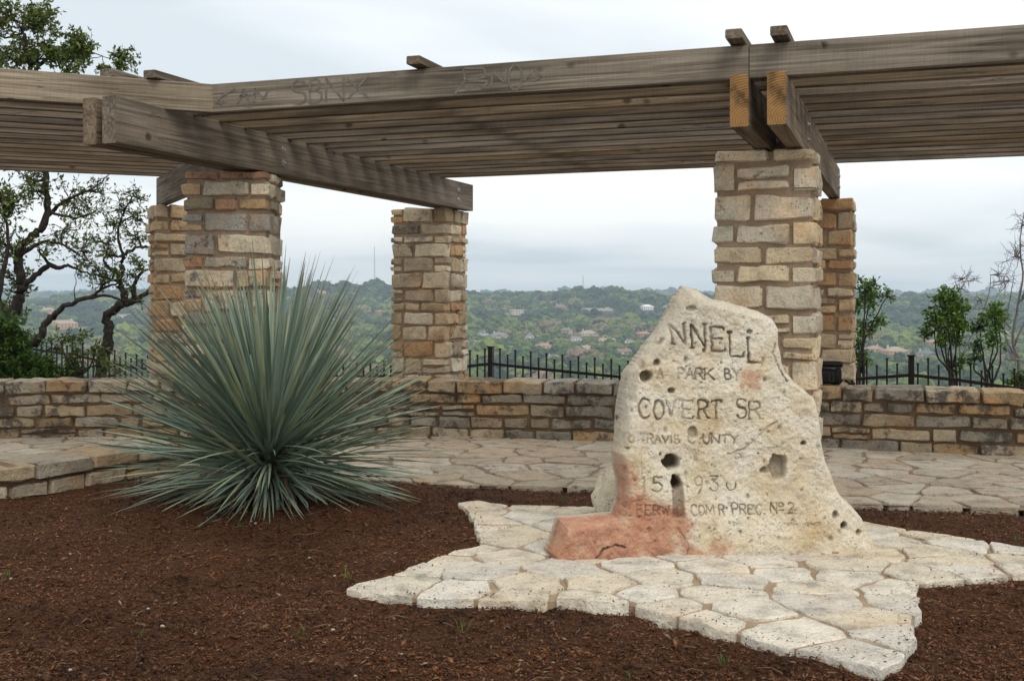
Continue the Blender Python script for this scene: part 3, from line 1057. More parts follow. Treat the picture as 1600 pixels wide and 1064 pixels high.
# width of the rolled edge: wide, crisp flank on the upper left
left_edge = np.interp(V, [p[1] for p in (mon_uv(*c7(335, 520)), mon_uv(*c7(385, 430)), mon_uv(*c7(400, 330)), mon_uv(*c7(490, 170)), mon_uv(*c7(530, 75)))],
                      [mon_uv(*c7(340, 520))[0], mon_uv(*c7(385, 430))[0], mon_uv(*c7(402, 330))[0], mon_uv(*c7(488, 170))[0], mon_uv(*c7(528, 75))[0]])
vmid = mon_uv(*c7(335, 525))[1]
leftflank = (V > vmid)
t_left = np.clip(1 + (U - left_edge) / 0.085, 0, 1)
e_w = 0.05 + 0.03 * fbm(U*3 + 4, V*3, 2)
t_all = np.clip(sd / np.maximum(e_w, 0.02), 0, 1)
f_all = np.sqrt(np.clip(1 - (1 - t_all)**2, 0, 1))
f_front = np.where(leftflank, np.minimum(f_all, t_left*0.86 + 0.14*np.sqrt(t_left)), f_all)
depth_f = 0.17 * (1 - f_front)                        # metres behind the face plane
big = fbm(U*2.3 + 3, V*2.3, 3) * 0.030
mid_ = fbm(U*11, V*11 + 5, 4) * 0.019
fine = fbm(U*55, V*55, 3) * 0.0062
depth_f = depth_f + (big + mid_ + fine) * np.clip(sd/0.05, 0, 1)
# lower right toe swells forward, top leans back
depth_f = depth_f + 0.05 * np.clip(V - 0.7, 0, 1) - 0.05 * sstep(0.45, 0.0, V) * sstep(0.2, 1.2, U)
# red block at lower left stands a little proud
ub, vb_ = mon_uv(*c7(340, 832))
groove = np.zeros(U.shape); dirt_shade = np.zeros(U.shape)

def r2(x, y):
    return 960 + 0.2068 * x, 460 + 0.2068 * y
def r3(x, y):
    return 960 + 0.2125 * x, 660 + 0.2125 * y
def ell(cx, cy, rx, ry, a0, a1, n=12):
    return [(cx + rx*math.cos(math.radians(a0 + (a1-a0)*i/n)), cy + ry*math.sin(math.radians(a0 + (a1-a0)*i/n))) for i in range(n+1)]
# single stroke letters in the unit box, y up
FONT = {
 'A': [[(0, 0), (.5, 1), (1, 0)], [(.2, .36), (.8, .36)]],
 'B': [[(0, 0), (0, 1), (.55, 1), (.8, .88), (.8, .66), (.55, .53), (0, .53)], [(.55, .53), (.95, .40), (.95, .14), (.6, 0), (0, 0)]],
 'C': [ell(.55, .5, .52, .5, 48, 312)],
 'D': [[(0, 0), (0, 1), (.5, 1), (.92, .75), (.92, .25), (.5, 0), (0, 0)]],
 'E': [[(1, .12), (.95, 0), (0, 0), (0, 1), (.92, 1), (.95, .88)], [(0, .52), (.7, .52)]],
 'F': [[(0, 0), (0, 1), (1, 1)], [(0, .52), (.7, .52)]],
 'G': [ell(.55, .5, .52, .5, 48, 350), [(1.05, .42), (.7, .42)]],
 'I': [[(.5, 0), (.5, 1)]],
 'K': [[(0, 0), (0, 1)], [(.95, 1), (.05, .42)], [(.3, .58), (1, 0)]],
 'L': [[(0, 1), (0, 0), (.95, 0), (1, .14)]],
 'M': [[(0, 0), (.05, 1), (.5, .25), (.95, 1), (1, 0)]],
 'N': [[(0, 0), (0, 1), (1, 0), (1, 1)]],
 'O': [ell(.5, .5, .5, .5, 0, 360, 18)],
 'P': [[(0, 0), (0, 1), (.6, 1), (.95, .88), (.95, .62), (.6, .48), (0, .48)]],
 'R': [[(0, 0), (0, 1), (.6, 1), (.92, .88), (.92, .64), (.6, .52), (0, .52)], [(.45, .52), (1, 0)]],
 'S': [ell(.5, .76, .42, .24, 25, 270, 10) + ell(.5, .26, .45, .26, 90, -160, 10)],
 'T': [[(.5, 0), (.5, 1)], [(0, .9), (.03, 1), (.97, 1), (1, .9)]],
 'U': [[(0, 1), (0, .3)] + ell(.5, .3, .5, .3, 180, 360, 8) + [(1, 1)]],
 'V': [[(0, 1), (.5, 0), (1, 1)]],
 'W': [[(0, 1), (.25, 0), (.5, .8), (.75, 0), (1, 1)]],
 'Y': [[(0, 1), (.5, .48), (1, 1)], [(.5, .48), (.5, 0)]],
 '1': [[(.5, 0), (.5, 1), (.3, .85)]],
 '2': [ell(.5, .72, .42, .28, 165, -30, 10) + [(.05, 0), (1, 0)]],
 '3': [[(.05, 1), (.9, 1), (.45, .62)] + ell(.45, .31, .48, .31, 90, -150, 12)],
 '5': [[(.9, 1), (.2, 1), (.12, .58)] + ell(.45, .31, .5, .31, 125, -150, 12)],
 '6': [[(.85, .95), (.4, .9), (.08, .5)] + ell(.5, .3, .45, .3, 170, 520, 14)],
 '9': [ell(.5, .7, .45, .3, -10, 350, 14) + [(.95, .7), (.85, .3), (.5, -.05)]],
 'u': [ell(.5, .5, .5, .5, 190, 350, 8)],
 '6b': [ell(.5, .35, .5, .35, 150, 390, 10)],
 '-': [[(0, .5), (1, .5)]],
 '.': [[(.4, .05), (.6, .05)]],
}
def carve_seg(a, b, width, depth, dark):
    pad = width * 2.2
    i0 = max(0, int((min(a[0], b[0]) - pad - gu[0]) / RES)); i1 = min(len(gu), int((max(a[0], b[0]) + pad - gu[0]) / RES) + 2)
    j0 = max(0, int((min(a[1], b[1]) - pad - gv[0]) / RES)); j1 = min(len(gv), int((max(a[1], b[1]) + pad - gv[0]) / RES) + 2)
    if i1 <= i0 or j1 <= j0:
        return
    u_, v_ = U[i0:i1, j0:j1], V[i0:i1, j0:j1]
    d_, _ = seg_dist(u_ + 0.007*vnoise(u_*60, v_*60), v_ + 0.007*vnoise(u_*60+9, v_*60), a, b)
    wear = np.clip(0.92 + 1.1 * fbm(u_*9 + 2, v_*9, 2), 0.5, 1.15)
    w_ = width * (0.85 + 0.9 * vnoise(u_*28, v_*28 + 4))
    prof = np.clip(1 - d_ / w_, 0, 1)
    prof = np.minimum(prof * 1.6, 1) * wear
    groove[i0:i1, j0:j1] = np.maximum(groove[i0:i1, j0:j1], prof * depth)
    dirt_shade[i0:i1, j0:j1] = np.maximum(dirt_shade[i0:i1, j0:j1], np.clip(prof * 1.15, 0, 1) * dark)
def letter(ch, conv, x0, x1, y0, y1, width=0.0075, depth=0.011, dark=0.9, skew=0.0):
    for stroke in FONT[ch]:
        pts = [mon_uv(*conv(x0 + (x1-x0)*p[0] + skew*(1-p[1]), y1 + (y0-y1)*p[1])) for p in stroke]
        for k in range(len(pts) - 1):
            carve_seg(pts[k], pts[k+1], width, depth, dark)
    if ch in 'NELTIRPKFMAY' and width > 0.006:      # small chiselled serifs
        for stroke in FONT[ch]:
            for e_ in (stroke[0], stroke[-1]):
                if e_[1] in (0, 1):
                    cx_ = x0 + (x1-x0)*e_[0] + skew*(1-e_[1]); cy_ = y1 + (y0-y1)*e_[1]
                    w_ = (y1-y0) * 0.07
                    carve_seg(mon_uv(*conv(cx_-w_, cy_)), mon_uv(*conv(cx_+w_, cy_)), width*0.8, depth*0.8, dark*0.9)
random.seed(4)
for ch, x0, x1, y0, y1, dk in (('u', 318, 384, 300, 370, .9), ('N', 440, 533, 222, 378, .62), ('N', 585, 690, 228, 405, 1.0), ('E', 738, 838, 250, 432, .95), ('L', 880, 985, 282, 472, 1.0), ('L', 1018, 1122, 330, 516, 1.0)):
    letter(ch, r2, x0, x1, y0, y1, 0.0098, 0.016, dk, 10 if ch != 'u' else 0)
for ch, x0, x1, y0, y1, dk in (('A', 328, 372, 562, 636, .6), ('.', 385, 405, 590, 612, .6), ('P', 488, 535, 560, 640, .65), ('A', 548, 608, 562, 640, .75), ('R', 618, 672, 562, 642, .95), ('K', 685, 755, 564, 644, 1), ('B', 842, 888, 566, 645, .95), ('Y', 900, 962, 568, 645, .95)):
    letter(ch, r2, x0, x1, y0, y1, 0.0068, 0.010, dk)
for ch, x0, x1, y0, y1, dk in (('C', 185, 275, 788, 938, .8), ('O', 303, 378, 805, 945, .8), ('V', 398, 470, 805, 925, .6), ('E', 520, 600, 806, 940, .7), ('R', 638, 716, 802, 940, .85), ('T', 735, 810, 802, 938, .85), ('S', 918, 1000, 786, 936, .95), ('R', 1018, 1108, 810, 940, .95), ('.', 1112, 1140, 915, 940, 1)):
    letter(ch, r2, x0, x1, y0, y1, 0.0082, 0.013, dk)
for ch, x0, x1, y0, y1, dk in (('T', 62, 112, 84, 150, .35), ('O', 110, 146, 95, 156, .6), ('T', 192, 240, 84, 152, .6), ('R', 248, 290, 88, 155, .55), ('A', 300, 346, 90, 155, .5), ('V', 350, 402, 92, 155, .8), ('I', 410, 432, 92, 155, .8), ('S', 440, 482, 92, 158, .8),
                               ('C', 540, 585, 90, 155, .35), ('U', 655, 700, 90, 155, .8), ('N', 716, 775, 92, 156, .85), ('T', 792, 842, 95, 152, .7), ('Y', 850, 915, 92, 156, .85),
                               ('5', 888, 935, 205, 270, .45),
                               ('Y', 20, 80, 430, 495, .5), ('S', 55, 98, 622, 688, .7), ('.', 105, 125, 675, 690, .6), ('F', 168, 205, 608, 682, .65), ('E', 228, 268, 610, 682, .6), ('R', 288, 335, 612, 685, .55), ('T', 300, 340, 612, 680, .4), ('W', 350, 400, 615, 680, .45), ('D', 455, 500, 605, 680, .4),
                               ('C', 555, 602, 602, 680, .75), ('O', 612, 656, 606, 676, .7), ('M', 668, 728, 604, 672, .7), ('R', 768, 808, 606, 676, .85), ('.', 818, 834, 612, 630, .9), ('P', 862, 902, 592, 670, .85), ('R', 918, 962, 602, 670, .8), ('E', 978, 1018, 602, 670, .9), ('C', 1030, 1074, 602, 670, .9), ('.', 1084, 1104, 648, 668, .95),
                               ('N', 1145, 1190, 588, 664, 1), ('O', 1206, 1234, 590, 616, .9), ('-', 1204, 1238, 626, 650, .9), ('2', 1265, 1310, 586, 660, .9)):
    letter(ch, r3, x0, x1, y0, y1, 0.0058, 0.008, dk)
for ch, x0, x1, y0, y1, dk in (('1', 205, 245, 402, 510, .35), ('5', 278, 356, 404, 508, .75), ('.', 375, 395, 490, 510, .6), ('1', 515, 555, 405, 508, .35), ('9', 588, 652, 402, 512, .7), ('3', 705, 772, 398, 502, .75), ('6b', 826, 896, 400, 500, .8)):
    letter(ch, r3, x0, x1, y0, y1, 0.0064, 0.009, dk)
x = 1256
for ch in 'ATCASSWENGER':
    letter(ch, r3, x, x + 15, 727, 746, 0.0034, 0.004, 0.55)
    x += 20.5
# diagonal crack and hairlines
def crack(conv, pts, width, depth, dark):
    q = [mon_uv(*conv(*p)) for p in pts]
    for k in range(len(q) - 1):
        carve_seg(q[k], q[k+1], width, depth, dark)
crack(r3, [(1195, -10), (1120, 40), (1075, 80), (1010, 150), (960, 195), (905, 215), (840, 235)], 0.008, 0.010, 0.55)
crack(r2, [(1225, 380), (1200, 450), (1245, 560), (1310, 660)], 0.007, 0.012, 0.5)
crack(r3, [(190, 0), (205, 350), (215, 560)], 0.0026, 0.003, 0.4)
crack(c7, [(245, 985), (270, 950), (310, 930), (345, 940)], 0.007, 0.015, 0.6)
crack(c7, [(345, 1000), (380, 975), (440, 985), (520, 978)], 0.006, 0.012, 0.5)
crack(c7, [(525, 870), (560, 925), (550, 980)], 0.004, 0.006, 0.4)
# pits and cavities
def pit(conv, cx, cy, rx, ry, depth, dark, sharp=2.2, rag=0.35):
    u0, v0 = mon_uv(*conv(cx, cy))
    u1, _ = mon_uv(*conv(cx + rx, cy)); _, v1 = mon_uv(*conv(cx, cy - ry))
    ru, rv = u1 - u0, v1 - v0
    r_ = np.hypot((U - u0)/ru, (V - v0)/rv)
    box = r_ < 2.5
    rr = r_[box] * (1 + rag * 2 * fbm(U[box]*22 + cx, V[box]*22 + cy, 3))
    p_ = np.clip((1.12 - rr) * sharp, 0, 1)
    p_ = p_ * p_ * (3 - 2 * p_)
    groove[box] = np.maximum(groove[box], p_ * depth)
    dirt_shade[box] = np.maximum(dirt_shade[box], p_ * dark)  # soil brown, also painting in the shade inside the hollows
pit(r3, 418, 292, 58, 58, 0.11, 1.0, 3.5, 0.22)
pit(r3, 458, 440, 38, 48, 0.09, 1.0, 3.0, 0.22)
pit(r3, 1212, 345, 62, 92, 0.055, 0.62, 3.0, 0.3)
pit(r3, 1110, 352, 42, 20, 0.035, 0.6, 2.2)
pit(r3, 1392, 152, 18, 14, 0.03, 0.9)
pit(c7, 1095, 860, 14, 14, 0.08, 1.0, 3.0)
pit(c7, 1068, 825, 8, 13, 0.035, 0.6)
pit(c7, 1143, 884, 10, 12, 0.03, 0.5)
pit(r2, 240, 625, 52, 55, 0.06, 0.75, 2.4)
pit(r2, 222, 520, 24, 55, 0.045, 0.65)
pit(r2, 332, 515, 22, 20, 0.03, 0.8)
pit(r2, 440, 728, 20, 16, 0.025, 0.85)
pit(r2, 405, 215, 38, 40, 0.02, 0.45)
pit(r2, 590, 112, 40, 22, 0.015, 0.4)
pit(r2, 880, 290, 24, 16, 0.02, 0.9)
pit(r2, 1035, 285, 22, 18, 0.015, 0.8)
pit(r2, 685, 425, 14, 16, 0.02, 0.9)
pit(r3, 580, 75, 42, 40, 0.02, 0.6)
pit(r3, 342, 236, 10, 12, 0.02, 0.9)
pit(r3, 105, 192, 16, 12, 0.015, 0.7)
pit(r3, 980, 545, 16, 22, 0.012, 0.5)
prng = random.Random(9)
for _ in range(190):
    uu = prng.uniform(0.1, 1.55); vv_ = prng.uniform(0.1, 1.4)
    r_ = prng.choice([0.004, 0.005, 0.006, 0.008, 0.012])
    i, j = int((uu - gu[0]) / RES), int((vv_ - gv[0]) / RES)
    if 8 < i < len(gu) - 8 and 8 < j < len(gv) - 8 and sd[i, j] > 0.03:
        i0, i1, j0, j1 = i-6, i+7, j-6, j+7
        rr = np.hypot(U[i0:i1, j0:j1] - uu, (V[i0:i1, j0:j1] - vv_) * prng.uniform(0.6, 1.6))
        p_ = np.clip(1.4 - rr / r_, 0, 1)
        groove[i0:i1, j0:j1] = np.maximum(groove[i0:i1, j0:j1], p_ * 0.008)
        dirt_shade[i0:i1, j0:j1] = np.maximum(dirt_shade[i0:i1, j0:j1], p_ * prng.uniform(0.3, 0.85))
gate = np.clip(sd / 0.03, 0, 1)
depth_f = depth_f + groove * gate
depth_f = np.minimum(depth_f, 0.25)
back = 0.17 + 0.23 * np.sqrt(np.clip(1 - (1 - np.clip(sd/0.16, 0, 1))**2, 0, 1)) + (fbm(U*4 + 9, V*4, 3) * 0.05) * np.clip(sd/0.05, 0, 1)
# masks of colour: red ochre block, grey flank, rust streak
cu, cv = mon_uv(*c7(300, 920))
redm = sstep(0.62, 0.0, np.hypot((U - cu) / 0.82, (V - cv) / 0.42) - 0.20 + 0.55 * fbm(U*5, V*5, 4))
u2, v2 = mon_uv(*c7(345, 735))
redm = np.maximum(redm, 0.6 * sstep(0.32, 0.0, np.hypot((U - u2) / 0.45, (V - v2) / 1.0) - 0.06 + 0.25 * fbm(U*7, V*7, 3)))
u3, v3 = mon_uv(*r2(1040, 640))
redm = np.maximum(redm, 0.5 * sstep(0.03, 0.0, np.hypot(U - u3, (V - v3)*1.3) - 0.055 + 0.05 * fbm(U*25, V*25, 2)))
redm = np.clip((redm - 0.42) * 1.9 + 0.45 + 0.5 * fbm(U*38, V*38, 3), 0, 1) * (redm > 0.02)
u4, v4 = mon_uv(*r3(465, 560))
rust = 0.75 * sstep(0.012, 0.0, np.abs(U - u4 + 0.01*fbm(U*20, V*8, 2)) - 0.026) * sstep(0.02, 0.0, np.abs(V - v4) - 0.085)
grey = np.where(leftflank, 1 - np.clip((U - left_edge + 0.02) / 0.03, 0, 1), 0)
grey = np.maximum(grey, 0.7 * sstep(-0.05, 0.35, fbm(U*2.5 + 8, V*2.5 + 2, 4) + 0.9*(V - 1.15)))
# snap the rim onto the outline
inb = sd >= -0.2 * RES
GU, GV = np.gradient(sd, RES)
gl = np.hypot(GU, GV) + 1e-9
near = (sd >= -0.2*RES) & (sd < RES)
Us = U - np.where(near, GU/gl * np.maximum(sd, 0), 0); Vs = V - np.where(near, GV/gl * np.maximum(sd, 0), 0)
cell = inb[:-1, :-1] & inb[1:, :-1] & inb[:-1, 1:] & inb[1:, 1:]
ci, cj = np.nonzero(cell)
nu_, nv_ = U.shape
vid = np.full(U.shape, -1, np.int64)
use = np.zeros(U.shape, bool)
for a_, b_ in ((0, 0), (1, 0), (0, 1), (1, 1)):
    use[ci + a_, cj + b_] = True
vid[use] = np.arange(use.sum())
nfront = int(use.sum())
pf = np.stack([MX0 + Us*EC - ES*depth_f, MY0 + Us*ES + EC*depth_f, Vs], -1)[use]
fq = np.stack([vid[ci, cj], vid[ci+1, cj], vid[ci+1, cj+1], vid[ci, cj+1]], -1)
pb = np.stack([MX0 + Us*EC - ES*back, MY0 + Us*ES + EC*back, Vs], -1)[use]
bq = fq[:, ::-1] + nfront
# rim
e_all = np.concatenate([fq[:, [0, 1]], fq[:, [1, 2]], fq[:, [2, 3]], fq[:, [3, 0]]])
key = np.sort(e_all, axis=1); kk = key[:, 0] * (nfront + 1) + key[:, 1]
uq, inv, cnt = np.unique(kk, return_inverse=True, return_counts=True)
rim = e_all[cnt[inv] == 1]
rq = np.stack([rim[:, 1], rim[:, 0], rim[:, 0] + nfront, rim[:, 1] + nfront], -1)
mon = np_mesh('carved_monument', np.concatenate([pf, pb]), np.concatenate([fq, bq, rq]), None, None, True)
attr = mon.data.color_attributes.new('marks', 'FLOAT_COLOR', 'POINT')
colv = np.zeros((2*nfront, 4), np.float32)
colv[:nfront, 0] = (dirt_shade * gate)[use]; colv[:nfront, 1] = redm[use]; colv[:nfront, 2] = grey[use]; colv[:nfront, 3] = rust[use]
colv[nfront:, 2] = 0.7
attr.data.foreach_set('color', colv.ravel())
m, t, b = new_mat('carved_limestone', 0.9)
g = G(t)
at_ = g.n('ShaderNodeAttribute'); at_.attribute_name = 'marks'
sepc = g.n('ShaderNodeSeparateColor'); g.l(at_.outputs['Color'], sepc.inputs[0])
geo = g.n('ShaderNodeNewGeometry').outputs['Position']
n1 = g.noise(geo, 4.5, 6, 0.65)
c = g.ramp(n1, [(0.30, (0.56, 0.43, 0.27)), (0.42, (0.67, 0.575, 0.41)), (0.54, (0.74, 0.67, 0.53)), (0.70, (0.77, 0.72, 0.63))])
n2 = g.noise(geo, 2.2, 4, 0.6)
c = g.mix(g.ramp(n2, [(0.50, BW(0)), (0.66, BW(0.45))]), c, (0.55, 0.40, 0.21))
c = g.mix(g.math('MULTIPLY', sepc.outputs[2], 0.65), c, g.ramp(g.noise(geo, 16, 6, 0.7), [(0.3, (0.38, 0.34, 0.28)), (0.6, (0.64, 0.59, 0.50))]))
c = g.mix(g.math('MULTIPLY', sepc.outputs[1], 0.84), c, g.ramp(g.noise(geo, 11, 6, 0.65), [(0.3, (0.30, 0.10, 0.055)), (0.47, (0.47, 0.185, 0.105)), (0.6, (0.52, 0.27, 0.16)), (0.75, (0.56, 0.42, 0.30))]))
c = g.mix(g.math('MULTIPLY', at_.outputs['Alpha'], 0.9), c, (0.13, 0.07, 0.035))
n5 = g.noise(geo, 85, 5, 0.75)
c = g.mix(0.75, c, g.ramp(n5, [(0.3, BW(0.58)), (0.48, BW(1.0)), (0.72, BW(1.2))]), 'MULTIPLY')
n6 = g.noise(geo, 13, 8, 0.75)
c = g.mix(g.ramp(n6, [(0.60, BW(0)), (0.74, BW(0.55))]), c, (0.24, 0.19, 0.13))
vp = g.n('ShaderNodeTexVoronoi'); vp.inputs['Scale'].default_value = 55; g.l(geo, vp.inputs['Vector'])
pmk = g.math('MULTIPLY', g.ramp(vp.outputs['Distance'], [(0.14, BW(1)), (0.30, BW(0))]), g.ramp(g.noise(geo, 9, 3, 0.6), [(0.50, BW(0)), (0.60, BW(1))]))
c = g.mix(g.math('MULTIPLY', pmk, 0.3), c, (0.17, 0.12, 0.07))
c = g.mix(g.math('MULTIPLY', sepc.outputs[0], 0.82), c, (0.075, 0.047, 0.022))
g.l(c, b.inputs['Base Color'])
hh_ = g.math('SUBTRACT', g.math('ADD', g.noise(geo, 30, 7, 0.75), g.math('MULTIPLY', n5, 0.5)), g.math('MULTIPLY', pmk, 0.35))
g.l(g.bump(hh_, 0.9, 0.018), b.inputs['Normal'])
mon.data.materials.append(m)
tag(mon, 'tall pale limestone monument carved with worn lettering and red stained foot', 'monument')

# boulder at its left shoulder -------------------------------------
def boulder(name, c, r, seed, mat, col):
    bm = bmesh.new()
    bmesh.ops.create_icosphere(bm, subdivisions=4, radius=1.0)
    for v in bm.verts:
        p = v.co
        q = np.array([p.x*1.6 + seed, p.y*1.6, p.z*1.6])
        d = 1 + 0.45*float(fbm(q[0] + q[2], q[1] - q[2]*0.7, 4)) + 0.08*float(vnoise(p.x*7+seed, p.z*7+p.y*5))
        v.co = Vector((p.x*r[0]*d, p.y*r[1]*d, p.z*r[2]*d))
    me = bpy.data.meshes.new(name); bm.to_mesh(me); bm.free()
    for p in me.polygons:
        p.use_smooth = True
    me.materials.append(mat)
    o = bpy.data.objects.new(name, me); COL.objects.link(o)
    o.location = c; o.color = (*col, 1)
    return o
bc = ground(954, 824)
o = boulder('boulder', (bc.x + 0.06, bc.y + 0.12, 0.12), (0.16, 0.15, 0.21), 2.0, M['flag'], (0.64, 0.555, 0.41))
tag(o, 'small pale boulder leaning at the left shoulder of the monument', 'boulder')

# graffiti on the fascia ------------------------------------------------
def graffiti(x0, x1, strokes, label):
    """sprayed letters: thin ribbons lying on the front of the fascia"""
    v = []; f = []
    def pt(p, dx, dz):
        a_ = (x0 + (x1 - x0) * p[0])
        # picture column -> distance along the fascia
        k = (a_ - 800.0) / F
        s_ = (k * CORNER.y - CORNER.x) / (A.x - k * A.y)
        q = pl(s_ + dx, -0.0555, FZ + 0.184 * (0.10 + 0.8 * p[1]) + dz)
        return (q - ORG)[:]
    for st in strokes:
        m_ = len(st)
        for i in range(m_ - 1):
            p, q = st[i], st[i+1]
            ang = math.atan2((q[1]-p[1])*0.15, (q[0]-p[0])*(x1-x0)*0.004)
            wx, wz = -math.sin(ang)*0.007, math.cos(ang)*0.007
            n_ = len(v)
            v += [pt(p, wx, wz), pt(p, -wx, -wz), pt(q, -wx, -wz), pt(q, wx, wz)]
            f.append((n_, n_+1, n_+2, n_+3))
    o = mesh_obj('graffiti', v, f, M['spray'], perg)
    o['label'] = label
    return o
S_ = [(p[0]*0.20 + 0.0, p[1]) for p in FONT['S'][0]]
def sc(ch, a_, b_):
    return [[(a_ + (b_-a_)*p[0], p[1]) for p in st] for st in FONT[ch]]
graffiti(462, 582, sc('S', 0.0, 0.2) + sc('B', 0.24, 0.40) + sc('N', 0.45, 0.68) + [[(0.72, 0.95), (1.0, 0.05)], [(1.0, 1.0), (0.74, 0.1)]], 'faded grey sprayed letters near the fascia corner')
graffiti(716, 850, [[(0, 0.0), (0.12, 0.5), (0.10, 1.0), (0.34, 0.95), (0.36, 0.6), (0.12, 0.5), (0.40, 0.42), (0.30, 0.12), (0.04, 0.1)],
                    [(0.42, 0.2), (0.44, 0.8), (0.58, 0.3), (0.6, 0.85)]] + sc('O', 0.62, 0.78) + [[(0.80, 0.35), (0.92, 0.75), (1.0, 0.45), (0.9, 0.3)]], 'faded grey sprayed scrawl on the middle of the fascia')
graffiti(344, 432, [[(0.0, 0.25), (0.1, 0.55), (0.35, 0.85)], [(0.02, 0.3), (0.12, 0.2), (0.1, 0.4)], [(0.4, 0.2), (0.5, 0.8), (0.6, 0.25)], [(0.42, 0.5), (0.75, 0.55)], [(0.68, 0.2), (0.7, 0.8), (0.85, 0.3), (0.95, 0.75)]], 'faint grey sprayed marks at the left end of the fascia')

# black camera bag on the wall ----------------------------------------------
bag_d = 10.62
bp = at(1288, 606, bag_d)
bag = thing('camera_bag', 'black camera bag sitting on the wall at the foot of the right back pillar', 'bag', (bp.x, bp.y, 0.572), -TH*0.9)
def rounded_block(w, d, h, r, z0, taper=0.0, n=5):
    """rounded-corner block as stacked outlines"""
    v = []; f = []
    levels = [(0, r*0.6), (r*0.3, r*0.15), (r*0.7, 0)] + [(h - r*0.7, 0), (h - r*0.3, r*0.15), (h, r*0.6)]
    ring = 4 * (n + 1)
    for z, ins_r in levels:
        tp_ = 1 - taper * z / h
        for q, (sx, sy) in enumerate(((1, 1), (-1, 1), (-1, -1), (1, -1))):
            for k in range(n + 1):
                an = math.radians(90 * q + 90 * k / n)
                v.append((((w/2 - r) * sx + (r - ins_r) * math.cos(an)) * tp_, ((d/2 - r) * sy + (r - ins_r) * math.sin(an)) * tp_, z0 + z))
    for l in range(len(levels) - 1):
        for k in range(ring):
            f.append((l*ring + k, l*ring + (k+1) % ring, (l+1)*ring + (k+1) % ring, (l+1)*ring + k))
    f.append(tuple(range(ring))[::-1]); f.append(tuple((len(levels)-1)*ring + k for k in range(ring)))
    return v, f
v, f = rounded_block(0.34, 0.20, 0.165, 0.05, 0, 0.04); mesh_obj('body', v, f, M['black_cloth'], bag, True)
v, f = rounded_block(0.355, 0.215, 0.055, 0.045, 0.160, 0.06); mesh_obj('lid', v, f, M['black_cloth'], bag, True)
v, f = rounded_block(0.15, 0.05, 0.11, 0.02, 0.015); mesh_obj('front_pocket', v, f, M['black_cloth'], bag, True, (0.02, -0.11, 0))
MB().tube([(0.05, -0.139, 0.115), (0.05, -0.139, 0.035), (0.085, -0.135, 0.035), (0.085, -0.135, 0.115)], [0.004]*4, 6).build('trim', M['black_trim'], bag)
MB().tube([(-0.17, -0.112, 0.163), (0.0, -0.114, 0.163), (0.17, -0.112, 0.163)], [0.004]*3, 6).build('zip', M['black_trim'], bag)
MB().tube([(-0.06, 0, 0.212), (-0.05, 0, 0.235), (0.05, 0, 0.235), (0.06, 0, 0.212)], [0.009]*4, 8).build('handle', M['black_cloth'], bag, True)
MB().tube([(0.16, 0.0, 0.16), (0.195, -0.02, 0.10), (0.20, -0.05, 0.03), (0.235, -0.08, 0.012), (0.27, -0.05, 0.012), (0.25, 0.0, 0.03)], [0.013]*6, 8).build('strap', M['black_cloth'], bag, True)

# ================================================================== SPIKY PLANT
random.seed(99)
m, t, b = new_mat('blue_green_blade', 0.5)
g = G(t)
oi = g.n('ShaderNodeObjectInfo'); ge = g.n('ShaderNodeNewGeometry')
at_ = g.n('ShaderNodeAttribute'); at_.attribute_name = 'along'
rr = g.math('FRACT', g.math('ADD', oi.outputs['Random'], ge.outputs['Random Per Island']))
c = g.ramp(rr, [(0, (0.10, 0.155, 0.112)), (0.4, (0.18, 0.245, 0.19)), (0.75, (0.265, 0.33, 0.255)), (1.0, (0.29, 0.325, 0.175))])
c = g.mix(g.ramp(at_.outputs['Fac'], [(0.0, BW(0.75)), (0.06, BW(0.2)), (0.13, BW(0)), (0.86, BW(0)), (0.97, BW(0.85))]), c, (0.17, 0.125, 0.065))
g.l(c, b.inputs['Base Color'])
b.inputs['Specular IOR Level'].default_value = 0.35
M['blade'] = m
m, t, b = new_mat('dry_tan_blade', 0.8)
g = G(t)
oi = g.n('ShaderNodeObjectInfo'); ge = g.n('ShaderNodeNewGeometry')
g.l(g.ramp(g.math('FRACT', g.math('ADD', oi.outputs['Random'], ge.outputs['Random Per Island'])), [(0, (0.04, 0.028, 0.016)), (0.6, (0.12, 0.085, 0.048)), (0.9, (0.09, 0.10, 0.06)), (1, (0.24, 0.18, 0.11))]), b.inputs['Base Color'])
M['dry_blade'] = m
plant = thing('spiky_plant', 'large round spiky plant with stiff blue green blades in the mulch', 'plant', (YUC.x, YUC.y, 0))
CZ = 0.31
